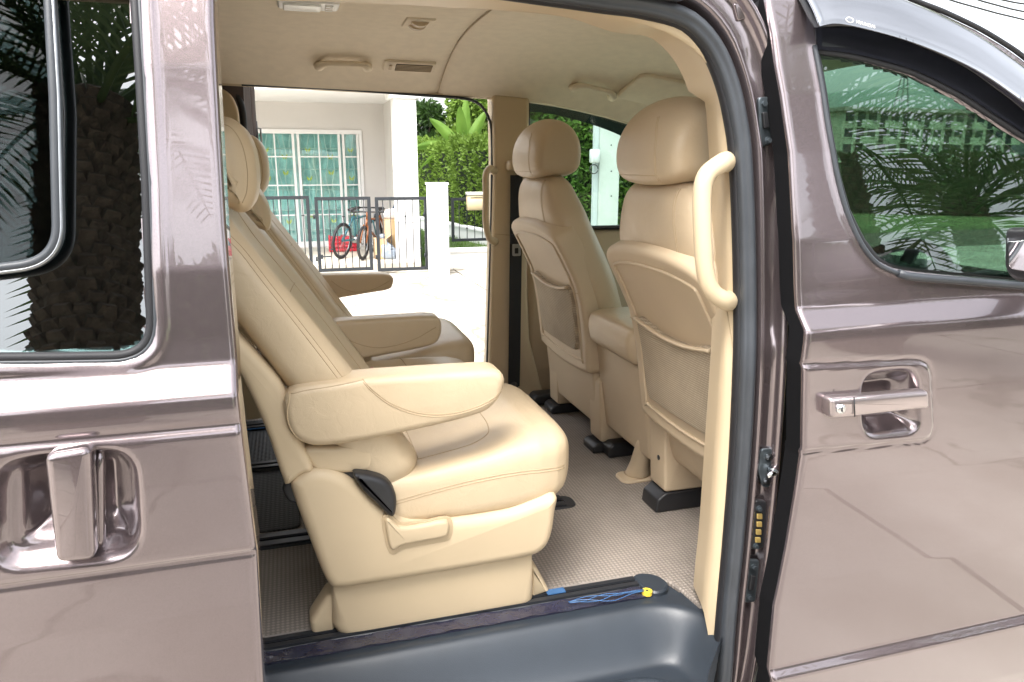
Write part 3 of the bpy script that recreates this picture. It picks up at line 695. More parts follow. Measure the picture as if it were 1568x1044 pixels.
def rail(x0, x1, y, w=.048, z=.652, m=None, cap=True, zl=.004):
    """a seat rail: two lips either side of a slot, rounded ends"""
    P = round_poly(rect(x0, x1, y-w/2, y+w/2), w*.45 if cap else .004, 6)
    v, f = slab(P, z-.004, z+zl, .003); r_ = obj('seat_rail', v, f, m or RAILM, van, False)
    q = MB(); q.box(x0+.02, x1-.035, y-w*.42, y-w*.12, z+zl+.0005, z+zl+.006); q.box(x0+.02, x1-.035, y+w*.12, y+w*.42, z+zl+.0005, z+zl+.006); q.build('rail_lip', m or RAILM, r_)
    q = MB(); q.box(x0+.015, x1-.03, y-w*.115, y+w*.115, z+zl+.0004, z+zl+.0012); q.build('rail_slot', BLACKG, r_)
    return r_
# near pair under the seat: outer one still in its shipping film
v, f = slab(round_poly(rect(-2.3, .755, .256, .343), [.002, .03, .03, .002], 8), .639, .6455, .003); tray = obj('rail_tray', v, f, STEPP, van, False)
rail(-2.2, .735, .318, .040, .647, cap=False)
q = MB(); q.box(-2.2, .715, .262, .293, .6458, .6505); fl_ = q.build('rail_film', FILM, van)
G = []
for x in np.linspace(-.6, .70, 160):
    G.append([(x, y, .6512+.0012*math.sin(37*x+90*y)+.0009*math.sin(113*x-60*y)+.0007*rng.random()) for y in np.linspace(.259, .298, 5)])
v, f = grid_geo(np.array(G)); obj('wrinkled_film', v, f, FILM, fl_)
rail(-2.2, .715, .745, .075, .652); rail(-2.2, .66, 1.235, .06, .658); rail(-2.2, .66, 1.62, .06, .658)
# blue film scraps and sticker at the rail end
def px_floor(a, b, z=.66): return at(a, b, Z=z)
e0 = px_floor(852, 905); q = MB(); q.box(e0[0]-.022, e0[0]+.02, e0[1]-.006, e0[1]+.012, .657, .6595); q.build('blue_tape', BLUEF, van)
q = MB()
for k in range(4):
    pts = []
    for t in np.linspace(0, 1, 14):
        p = px_floor(870+115*t, 918-14*t+(4-k)*1.5*math.sin(3*t+k)); pts.append((p[0], p[1]-.004+.004*math.sin(9*t+k*2), .6575+.004*abs(math.sin(5*t+k))))
    q.tube(pts, .0009, 5)
q.build('torn_film_strands', BLUEF, van, True)
e1 = px_floor(991, 902, .662); q = MB(); q.tube([(e1[0], e1[1], .650), (e1[0], e1[1], .6585)], .0115, 20); stk = q.build('yellow_plug', YELLOW, van, True); sharp(stk, 40)
q = MB(); q.tube([(e1[0], e1[1], .6586), (e1[0], e1[1], .6592)], .003, 12); q.build('plug_dimple', BLACKP, stk, True)
ec = round_poly([(.715, .258), (.745, .26), (.768, .285), (.760, .322), (.735, .342), (.70, .342), (.70, .30)], .015, 6)
v, f = slab(ec, .645, .657, .004); obj('rail_end_cap', v, f, STEPP, van, False)
for (a, b) in ((383, 657),):
    p = px_floor(a, b); q = MB(); q.box(p[0]-.05, p[0]+.05, p[1]-.012, p[1]+.012, .661, .664); q.build('blue_tape', BLUEF, van)
# moulded step well
xs = np.linspace(-.75, .80, 190); ys = np.linspace(-.06, .262, 90); X, Y = np.meshgrid(xs, ys, indexing='ij')
well = round_poly(rect(-1.2, .80, -.5, .232), .15, 20); d1 = sdf(well, X, Y)
tread = round_poly(rect(-1.2, .70, -.5, .135), .12, 20); d2 = sdf(tread, X, Y)
Z = .648-.095*(1-sstep(-.080, .010, d1))+.016*(1-sstep(-.018, .006, d2))-.010*(1-sstep(-.05, -.018, d2))-.004*np.clip(d1, 0, .05)/.05-.22*(1-sstep(-.045, .012, Y))
X = np.minimum(X, np.clip(.695+.95*Y, .69, .80))
G = np.stack([X, Y, Z], -1); v, f = grid_geo(G); obj('step_well', v, f, STEPP, van)
q = MB(); q.box(-.30, .58, .045, .075, .5605, .564); q.build('step_grip', BLACKP, van)
box('sill_panel', (-2.4, .86, -.005, .03, .18, .40), PAINT, van, .01)

# ---------------- far side: pillar trim, belt, far doors
FY = 1.735
ft = [(758, 150), (756, 260), (752, 420), (748, 560), (747, 640)]
fo = xzs([(754, 140), (812, 148), (810, 300), (808, 420), (812, 520), (832, 600), (835, 640), (746, 640), (748, 560), (752, 420), (756, 260)], FY)
fpil = side_pillow('far_pillar_trim', round_poly(fo, .012, 5), FY, FY+.09, .018, PLASTIC, van, crown1=0)
sharp(fpil, 60)
pj = [at(757, 415-14, Y=FY-.001), at(785, 401, Y=FY-.001)]; tube('trim_joint', [at(757, 358, Y=FY-.0005), at(808, 362, Y=FY-.0005)], .0014, SEAM, fpil, 6)
# rubber round the far aperture
fa = [(370, 128), (500, 134), (640, 144), (705, 149), (735, 157), (750, 175), (757, 205), (757, 300), (754, 420), (750, 560), (748, 640)]
tube('far_weatherstrip', cr_open([at(a-(4 if b > 150 else 0), b+(1 if b < 150 else 0), Y=FY+.02) for a, b in fa], 90), .0055, RUBBER, van, 8)
# far grab handle
gpts = [(757, 262, -.005), (750, 258, -.03), (744, 268, -.045), (744, 300, -.047), (744, 340, -.045), (749, 364, -.035), (758, 370, -.005)]
gh = cr_open([at(a, b, Y=FY+c) for a, b, c in gpts], 50); tube('grab_handle', gh, np.interp(np.linspace(0, 1, 50), [0, .15, .85, 1], [.016, .0125, .0125, .016]), PLASTIC, van, 12)
# seat belt on the far pillar
bl0 = [(791, 268), (791, 300), (790, 380), (789, 460), (788, 540), (787, 592)]
G = []
for a, b in bl0: p = at(a, b, Y=FY-.028); G.append([(p[0]-.0245, p[1], p[2]), (p[0]-.012, p[1]-.001, p[2]), (p[0]+.012, p[1]-.001, p[2]), (p[0]+.0245, p[1], p[2])])
v, f = grid_geo(np.array(G)); nn = len(v); v = np.vstack([v, v+np.array([0, .0022, 0])]); f = f+[tuple(i+nn for i in q_)[::-1] for q_ in f]
blt = obj('seat_belt', v, f, BELT, van)
p = at(790, 256, Y=FY-.02); box('belt_guide', (p[0]-.035, p[0]+.03, FY-.045, FY+.01, p[2]-.012, p[2]+.025), PLASTIC, van, .006)
p = at(791, 378, Y=FY-.034); box('belt_stop', (p[0]-.026, p[0]+.026, FY-.042, FY-.030, p[2]+.012, p[2]+.05), BELT, blt, .003)
q = MB(); o1 = round_poly(rect(p[0]-.017, p[0]+.017, p[2]-.035, p[2]+.012), .006, 5); i1 = round_poly(rect(p[0]-.008, p[0]+.008, p[2]-.026, p[2]-.004), .003, 5)
v = [(a, FY-.036, b) for a, b in o1]+[(a, FY-.036, b) for a, b in i1]; k = len(o1); f = [(j, (j+1) % k, k+(j+1) % k, k+j) for j in range(k)]
v += [(a, y+.004, b) for a, y, b in v]; f += [tuple(i+2*k for i in q_)[::-1] for q_ in f]; obj('belt_tongue', v, f, STEEL, blt, False)
p = at(787, 590, Y=FY-.03); q = MB(); q.tube([(p[0], FY, p[2]), (p[0], FY-.04, p[2])], .016, 16); q.build('belt_anchor', BLACKP, blt, True)
# far front door: inner panel, window with its dark top band
fz = at(915, 347, Y=1.78)[2]
fdr = box('far_front_door', (.905, 1.95, 1.76, 1.86, .56, fz-.012), TAN_PL, van, .02)
box('window_sill', (.905, 1.95, 1.765, 1.80, fz-.011, fz+.004), BLACKP, fdr, .004)
topc = xzs([(808, 146), (840, 150), (880, 159), (920, 171), (955, 186), (985, 205), (1040, 250)], 1.785)
pp = np.array([(topc[0][0], fz)]+topc+[(1.95, fz)])
n = len(pp); v = [(x, 1.785-.02*(z-fz), z) for x, z in pp]; v += [(x, y+.004, z) for x, y, z in v]
obj('window_pane', v, [tuple(range(n)), tuple(range(n, 2*n))[::-1]], GLASS_FAR, fdr, False)
botc = xzs([(808, 170), (840, 172), (880, 181), (920, 193), (955, 207), (985, 226), (1040, 275)], 1.82)
topc2 = xzs([(808, 140), (840, 144), (880, 153), (920, 165), (955, 180), (985, 199), (1040, 244)], 1.80)
a = cr_open(botc, 40); b = cr_open(topc2, 40)
G = np.array([[(x, 1.85, z) for x, z in a], [(x, 1.83, z) for x, z in (a+b)/2], [(x, 1.80, z) for x, z in b]]); v, f = grid_geo(G); nn = len(v); v = np.vstack([v, v+np.array([0, .003, 0])]); f += [tuple(i+nn for i in q_)[::-1] for q_ in f]
obj('rain_visor', v, f, mat('far_visor_acrylic', (.008, .022, .026), .25), fdr)
tube('window_seal', cr_open([(x, 1.783, z) for x, z in topc], 40), .006, DARKRUB, fdr, 8)
tube('window_seal', [(topc[0][0]+.004, 1.783, z) for z in np.linspace(fz, topc[0][1], 20)], .006, DARKRUB, fdr, 8)
# far sliding door, slid back outside the body: its leading edge shows past the seats
ed = xzs([(391, 120), (392, 160), (398, 240), (404, 330), (410, 470), (412, 640)], 1.97)
zz = [p[1] for p in ed][::-1]; xx = [p[0] for p in ed][::-1]
rings = []
for z in np.linspace(.5, 1.86, 30):
    x = float(np.interp(z, zz, xx)); dy = 1.99-float(yb(z))*.8
    rings.append([(x-.95, dy+.02, z), (x-.03, dy+.02, z), (x-.008, dy+.012, z), (x, dy, z), (x-.003, dy-.02, z), (x-.014, dy-.03, z), (x-.016, dy-.055, z), (x-.030, dy-.07, z), (x-.034, dy-.085, z), (x-.06, dy-.09, z), (x-.95, dy-.09, z)])
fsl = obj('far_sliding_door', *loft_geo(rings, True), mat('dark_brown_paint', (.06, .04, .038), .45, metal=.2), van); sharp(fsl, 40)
tp_ = [at(a, b, Y=1.765) for a, b in ((300, 128), (340, 134), (356, 146), (365, 168), (368, 200), (372, 260), (376, 340))]
st_ = round_poly([(-1.2, .6), (tp_[6][0], .6)]+[(p[0], p[2]) for p in tp_[::-1]]+[(-1.2, tp_[0][2])], .02, 4)
side_pillow('far_rear_pillar_trim', st_, 1.765, 1.798, .010, PLASTIC, van)
tube('far_rear_weatherstrip', cr_open([p+np.array([.012, .035, .004]) for p in tp_], 40), .011, DARKRUB, van, 8)
p = at(389, 205, Y=1.90); lt = box('door_latch', (p[0]-.03, p[0]+.014, 1.89, 1.93, p[2]-.05, p[2]+.05), BLACKP, fsl, .006)
q = MB(); q.tube([(p[0]+.016, 1.90, p[2]-.03), (p[0]+.024, 1.90, p[2]-.03), (p[0]+.024, 1.90, p[2]+.02), (p[0]+.016, 1.90, p[2]+.02)], .0035, 8); q.build('latch_loop', STEEL, fsl, True)

# ---------------- rest of the shell: rear sides, tail, nose (keeps the light out as the real body does)
def side_wall(y0, y1):
    q = MB(); q.box(-2.55, -.13 if y0 < .5 else -.15, y0, y1, .30, 1.28); q.box(-2.55, -2.3, y0, y1, 1.28, 1.86); q.box(-1.35, -1.2, y0, y1, 1.28, 1.86); q.box(-2.55, -.13, y0+(.04 if y0 < .5 else .0), y1+(.04 if y0 < .5 else .0), 1.761, 1.90)
    return q
side_wall(.06, .10).build('rear_side_panel', PAINT, van); side_wall(1.80, 1.84).build('rear_side_panel', PAINT, van)
for y in (.075, 1.825):
    box('rear_side_window', (-1.2, -.13, y, y+.004, 1.28, 1.76), GLASS_DARK, van); box('rear_side_window', (-2.3, -1.35, y, y+.004, 1.28, 1.76), GLASS_DARK, van)
box('rear_trim', (-2.5, -.16, 1.77, 1.795, .60, 1.30), PLASTIC, van, .01); box('rear_trim', (-2.5, -.20, .105, .13, .60, 1.30), PLASTIC, van, .01)
box('tailgate', (-2.62, -2.55, .10, 1.80, .30, 1.90), PAINT, van, .02)
box('cowl', (1.80, 2.75, .05, 1.85, .35, 1.17), PAINT, van, .08)
# windscreen between sloping pillars
for y in (.17, 1.73): tube('windscreen_pillar', cr_open([(1.50, y, 1.76), (1.75, y-.02*(1 if y < 1 else -1), 1.60), (2.1, y-.06*(1 if y < 1 else -1), 1.35), (2.4, y-.09*(1 if y < 1 else -1), 1.16)], 20), .035, BLACKP, van, 10)
v = [(1.70, .2, 1.80), (1.70, 1.7, 1.80), (2.42, 1.76, 1.17), (2.42, .14, 1.17)]; v += [(x+.004, y, z+.004) for x, y, z in v]; obj('windscreen', v, [(0, 1, 2, 3), (7, 6, 5, 4)], GLASS_CLEAR, van, False)
# dashboard and steering wheel
dprof = round_poly([(1.62, .85), (1.60, 1.08), (1.68, 1.20), (1.95, 1.22), (2.35, 1.16), (2.35, .65), (1.75, .65)], .05, 6)
side_pillow('dashboard', dprof, .14, 1.76, .03, mat('dash_brown', (.10, .08, .06), .6), van)
wc = np.array([1.42, .45, 1.22]); wa = np.array([-.88, 0, .47]); wu = np.array([0, 1, 0]); wv = np.cross(wa, wu)
ring = [wc+.185*(wu*math.cos(t)+wv*math.sin(t)) for t in np.linspace(0, 2*math.pi, 48, endpoint=False)]
sw = tube('steering_wheel', ring, .016, BLACKP, van, 10, True)
q = MB(); q.tube([wc-wa*.02, wc-wa*.22], .05, 14)
for t in (0, math.pi, math.pi*1.5): q.tube([wc, wc+.18*(wu*math.cos(t)+wv*math.sin(t))], .016, 8)
q.tube([wc+wa*.02, wc-wa*.03], .07, 18); q.build('wheel_hub', BLACKP, sw, True)

# wheels and lamps of the van lie outside the picture; build the two near wheels so the van stands on the road
def wheel(x, y, s):
    q = MB(); ring = [(x+.26*math.cos(t), y, .33+.26*math.sin(t)) for t in np.linspace(0, 2*math.pi, 40, endpoint=False)]
    q.tube(ring, .075, 12, True, 1.2); w_ = q.build('wheel', DARKRUB, van, True)
    q = MB(); q.tube([(x, y-s*.07, .33), (x, y+s*.02, .33)], .20, 30); q.build('rim', STEEL, w_, True)
for x in (-1.45, 2.0):
    wheel(x, .18, 1); wheel(x, 1.70, -1)

# ================================================================== SEATS
def sgnp(c, p): return math.copysign(abs(c)**p, c)
def back_loft(name, spine, wid, tf, tb, bol, yc, m, parent, n=3.6, rr=.05, steps=34, seg=64):
    """upholstered backrest: sections square to a leaning spine, hollowed in front between two bolsters, ends rounded over"""
    S = cr_open(spine, 60); T = np.gradient(S, axis=0); T /= np.linalg.norm(T, axis=1)[:, None]
    d = np.r_[0, np.cumsum(np.linalg.norm(np.diff(S, axis=0), axis=1))]; Ln = d[-1]
    ss = np.r_[rr*(1-np.cos(np.linspace(0, math.pi/2, 7))), np.linspace(rr, Ln-rr, steps)[1:-1], Ln-rr*(1-np.cos(np.linspace(math.pi/2, 0, 7)))]
    rings = []
    for s in ss:
        e = min(s, Ln-s); k = math.sqrt(max(0, 1-(1-min(1, e/rr))**2)); sh = rr*(1-k)*.95
        x, z = np.interp(s, d, S[:, 0]), np.interp(s, d, S[:, 1]); tx, tz = np.interp(s, d, T[:, 0]), np.interp(s, d, T[:, 1]); nx_, nz_ = tz, -tx
        u = s/Ln; w = np.interp(u, *wid)-sh; f_, b_ = np.interp(u, *tf)-sh*.55, np.interp(u, *tb)-sh*.55; bo = np.interp(u, *bol)
        f_ = max(f_, .004); b_ = max(b_, .004); row = []
        for j in range(seg):
            a = 2*math.pi*j/seg; y = sgnp(math.cos(a), 2/n)*w; t = sgnp(math.sin(a), 2/n)
            t = t*f_-(bo*max(0, 1-(y/w/.78)**2)**.8*max(0, math.sin(a))**.5 if t > 0 else 0) if t > 0 else t*b_
            row.append((x+nx_*t, yc+y, z+nz_*t))
        rings.append(row)
    v, f = loft_geo(rings); return obj(name, v, f, m, parent)
def cushion_loft(name, xs, top, bot, wid, yc, bol, m, parent, n=3.2, seg=72, steps=44):
    """seat cushion: sections square to the van's length, sides raised, nose rounded"""
    X = np.linspace(0, 1, steps); X = xs[0]+(xs[1]-xs[0])*(1-(1-X)**1.5); rings = []
    for x in X:
        w = np.interp(x, *wid); t_, b_ = np.interp(x, *top), np.interp(x, *bot); bo = np.interp(x, *bol); c = (t_+b_)/2; h = (t_-b_)/2; row = []
        for j in range(seg):
            a = 2*math.pi*j/seg; y = sgnp(math.cos(a), 2/n)*w; z = sgnp(math.sin(a), 2/n)*h
            if z > 0: z += bo*(min(1, abs(y)/w)**2.2-.5)*max(0, math.sin(a))**.6
            row.append((x, yc+y, c+z))
        rings.append(row)
    v, f = loft_geo(rings); return obj(name, v, f, m, parent)

def row_seat(label, dy, armrests, le, pl):
    t = thing('passenger_seat', label, 'seat', (.25, .525+dy, .652))
    O = lambda pts: [xz(a, b, .29) for a, b in pts]
    yc = .525+dy
    # plinth, side cover, feet
    side_pillow('plinth', round_poly(xzs([(508, 893), (818, 842), (821, 925), (806, 937), (560, 984), (527, 986), (509, 968)], .30), [0, 0, .012, .014, .01, .02, .02], 6), .302+dy, .735+dy, .028, pl, t)
    side_pillow('plinth_foot', round_poly(xzs([(474, 952), (500, 912), (514, 905), (514, 972), (478, 972)], .33), .006, 4), .325+dy, .385+dy, .012, pl, t)
    side_pillow('plinth_foot', round_poly(xzs([(812, 866), (822, 868), (842, 905), (812, 916)], .33), .006, 4), .325+dy, .385+dy, .012, pl, t)
    shell_px = [(446, 752), (453, 734), (478, 721), (512, 723), (545, 742), (580, 776), (606, 791), (640, 800), (700, 797), (780, 784), (851, 760), (853, 790), (846, 828), (832, 848), (806, 858), (700, 877), (560, 900), (518, 905), (500, 894), (476, 835)]
    sh = side_pillow('side_cover', cr_closed(xzs(shell_px, .277), 140), .277+dy, .775+dy, .022, pl, t, crown1=.0)
    lv_px = [(590, 796), (598, 795), (613, 807), (645, 804), (680, 797), (688, 803), (686, 818), (676, 824), (618, 835), (606, 842), (598, 840), (593, 822)]
    lev = side_pillow('lever', cr_closed(xzs(lv_px, .268), 60), .266+dy, .290+dy, .007, pl, t, rf=.003)
    rc = [(585, 792), (600, 790), (614, 801), (645, 799), (684, 792), (693, 800), (691, 821), (680, 829), (620, 840), (606, 848), (596, 846), (589, 825)]
    side_pillow('lever_recess_shade', cr_closed(xzs(rc, .276), 60), .2755+dy, .283+dy, .0004, mat('recess_shade', (.50, .385, .245), .5), lev, rf=.0004)  # thin plate in a darker tone, painting the shadow round the lever
    side_pillow('hinge_cover', cr_closed(xzs([(540, 722), (562, 722), (588, 730), (603, 748), (606, 768), (602, 785), (592, 783), (575, 766), (556, 748)], .283), 60), .262+dy, .33+dy, .012, BLACKP, t)
    side_pillow('hinge_cover', cr_closed(xzs([(432, 748), (446, 732), (470, 716), (560, 716), (575, 730), (500, 740), (450, 770)], .30), 50), .298+dy, .33+dy, .006, BLACKP, t)
    # cushion
    cu = cushion_loft('cushion', (.04, .556), ([.04, .10, .22, .33, .40, .46, .51, .532, .546, .553, .556], [.972, .982, .992, 1.012, 1.032, 1.040, 1.036, 1.026, 1.010, .992, .97]),
                      ([.04, .1, .40, .46, .50, .52, .535, .546, .553, .556], [.87, .862, .862, .866, .874, .884, .90, .92, .942, .96]), ([.04, .08, .40, .46, .50, .525, .541, .551, .556], [.20, .232, .238, .234, .224, .207, .18, .145, .09]), yc, ([.04, .12, .30, .40, .50, .556], [.012, .040, .034, .018, .006, 0]), le, t, n=4.6)
    for dz in (0, .006):
        seam(cu, [(x, 0+dy, z-dz) for x, z in xzs([(590, 744), (650, 726), (720, 708), (790, 695), (868, 690)], .30)], (0, 1, -.12), r=.0012)
    seam(cu, [(.11, yc-.145, 0), (.30, yc-.155, 0), (.365, yc-.140, 0), (.385, yc-.09, 0), (.39, yc, 0), (.385, yc+.09, 0), (.365, yc+.14, 0), (.30, yc+.155, 0), (.11, yc+.145, 0)], (0, 0, -1), r=.0014, n=90)
    seam(cu, [(.22, yc-.15, 0), (.225, yc, 0), (.22, yc+.15, 0)], (0, 0, -1), r=.0012)
    # backrest
    sp = lambda s: (.045-.535*s, 1.16+.845*s)
    bk = back_loft('backrest', [sp(-.24), sp(-.1), sp(.05), sp(.2), sp(.32), (sp(.43)[0]+.004, sp(.43)[1])], ([0, .3, .7, .86, 1], [.232, .238, .235, .222, .195]), ([0, .4, .8, 1], [.075, .072, .062, .05]), ([0, 1], [.075, .05]), ([0, .2, .8, 1], [.015, .04, .034, .01]), yc, le, t)
    for k in (0, .008):
        seam(bk, [(x-k*.8, dy, z-k*.5) for x, z in xzs([(342, 352), (372, 382), (396, 412), (440, 468), (490, 532), (528, 582)], .30)], (0, 1, 0), r=.0011)
    e = np.array([.845, 0, .535]); a_ = np.array([-.535, 0, .845])
    for yy in (-.13, .13):
        seam(bk, [np.array([sp(s)[0], yc+yy*(1 if s < .25 else .9), sp(s)[1]]) for s in (-.15, 0, .15, .3, .38)], tuple(-e), r=.0013)
    seam(bk, [np.array([sp(.16)[0], yc+k, sp(.16)[1]]) for k in (-.14, -.07, 0, .07, .14)], tuple(-e), r=.0013)
    side_pillow('backrest_cover', cr_closed(xzs([(318, 462), (345, 496), (372, 522), (404, 556), (432, 590), (444, 622), (456, 664), (480, 716), (462, 726), (440, 742), (432, 730), (408, 660), (380, 596), (350, 545), (312, 500)], .29), 90), .281+dy, .345+dy, .014, pl, t)
    # headrest: thick disc, rounded
    hr = side_pillow('headrest', cr_closed(xzs([(290, 205), (320, 183), (347, 178), (370, 192), (386, 222), (393, 262), (392, 298), (383, 321), (366, 326), (345, 316), (318, 302), (290, 262)], .42), 80), .385+dy, .665+dy, .052, le, t, seg=9, crown0=.014, crown1=.014)
    seam(hr, [(x, dy, z) for x, z in xzs([(330, 192), (352, 194), (370, 218), (379, 255), (379, 290), (372, 310)], .42)], (0, 1, 0), r=.0013)
    for yy in (-.06, .06): tube('headrest_post', [(-.135, yc+yy, 1.56), (-.145, yc+yy, 1.47)], .007, CHROME, hr, 10)
    for (px, Y0, Y1) in armrests:
        near = Y0 < .5
        ar = side_pillow('armrest', cr_closed(xzs(px, Y0), 110), Y0, Y1, .016 if near else .014, le, t, crown0=.003)
        if near:
            for dz in (0, .0045): seam(ar, [(x, 0, z-dz) for x, z in xzs([(556, 582), (572, 598), (600, 618), (640, 632), (680, 634), (720, 626), (752, 612), (772, 595)], Y0)], (0, 1, 0), r=.0012)
            seam(ar, [(x, 0, z) for x, z in xzs([(444, 604), (440, 640), (452, 668), (476, 681), (520, 681), (580, 673), (640, 661)], Y0)], (0, 1, 0), r=.0018, m=PIPING)
            seam(ar, [(x, 0, z) for x, z in xzs([(446, 604), (470, 598), (510, 592), (556, 583)], Y0)], (0, 1, 0), r=.0012)
        else:
            x0, x1 = min(p[0] for p in px), max(p[0] for p in px); y0 = min(p[1] for p in px)
            hgt = max(p[1] for p in px)-y0
            w_ = x1-x0
            seam(ar, [(x, 0, z) for x, z in xzs([(x0+w_*.28, y0+hgt*.22), (x0+w_*.42, y0+hgt*.5), (x0+w_*.6, y0+hgt*.62), (x0+w_*.8, y0+hgt*.48), (x1-w_*.04, y0+hgt*.22)], Y0)], (0, 1, 0), r=.0015)
        if near: side_pillow('armrest_bracket', cr_closed(xzs([(468, 684), (520, 683), (568, 674), (574, 690), (566, 716), (540, 722), (490, 720), (474, 706)], .30), 50), .290, .335, .010, pl, t)
    return t
near_arm = [(434, 622), (446, 600), (470, 592), (520, 586), (558, 580), (640, 574), (720, 569), (760, 568), (774, 578), (773, 594), (764, 614), (744, 632), (700, 646), (640, 660), (560, 676), (500, 684), (470, 682), (444, 664)]
mid_arm = [(440, 505), (480, 496), (520, 492), (600, 487), (655, 484), (672, 487), (677, 498), (675, 516), (664, 528), (630, 537), (580, 546), (530, 555), (480, 562), (445, 550)]
far_arm = [(470, 424), (500, 421), (550, 420), (590, 420), (602, 425), (602, 436), (594, 444), (560, 450), (520, 457), (480, 464)]
row_seat('cream leather seat nearest the open door, with raised armrest and plastic base', 0, [(near_arm, .262, .345)], LEATHER, PLASTIC)
row_seat('cream leather seat by the far open door, behind the middle seat', .865, [(mid_arm, 1.075, 1.15), (far_arm, 1.60, 1.665)], LEATHER, PLASTIC)
# narrow middle seat
t = thing('middle_seat', 'narrow low middle seat between the two armchair seats of the second row', 'seat', (.25, .95, .652))
cu = cushion_loft('cushion', (.06, .49), ([.06, .1, .3, .42, .46, .48, .49], [1.012, 1.022, 1.026, 1.022, 1.012, .995, .97]), ([.06, .1, .46, .49], [.92, .91, .91, .94]), ([.06, .1, .4, .45, .48, .49], [.10, .145, .148, .14, .12, .08]), .955, ([.06, .49], [0, 0]), LEATHER, t, n=4)
seam(cu, [(.28, .80, 0), (.285, .95, 0), (.28, 1.10, 0)], (0, 0, -1), r=.0016)
sp = lambda s: (.045-.535*s, 1.14+.845*s)
bk = back_loft('backrest', [sp(-.2), sp(0), sp(.2), sp(.33)], ([0, 1], [.145, .14]), ([0, 1], [.06, .05]), ([0, 1], [.05, .04]), ([0, 1], [.012, .012]), .955, LEATHER, t)
hr = side_pillow('headrest', cr_closed(xzs([(350, 300), (372, 276), (392, 286), (408, 310), (415, 336), (411, 351), (396, 348), (372, 340), (352, 325)], .92), 70), .86, 1.05, .03, LEATHER, t, seg=8, crown0=.01, crown1=.01)
side_pillow('plinth', round_poly([(.10, .652), (.42, .652), (.40, .91), (.12, .91)], .02, 5), .86, 1.05, .015, PLASTIC, t)
p = at(560, 570, Y=.80); b_ = thing('belt_buckle', 'small black and red seat belt buckle beside the middle seat cushion', 'buckle', (p[0], p[1], p[2]-.02))
box('housing', (p[0]-.035, p[0]+.012, p[1]-.012, p[1]+.012, p[2]-.03, p[2]+.012), BLACKP, b_, .004); box('release_button', (p[0]+.010, p[0]+.022, p[1]-.010, p[1]+.010, p[2]-.022, p[2]+.010), RED, b_, .003)

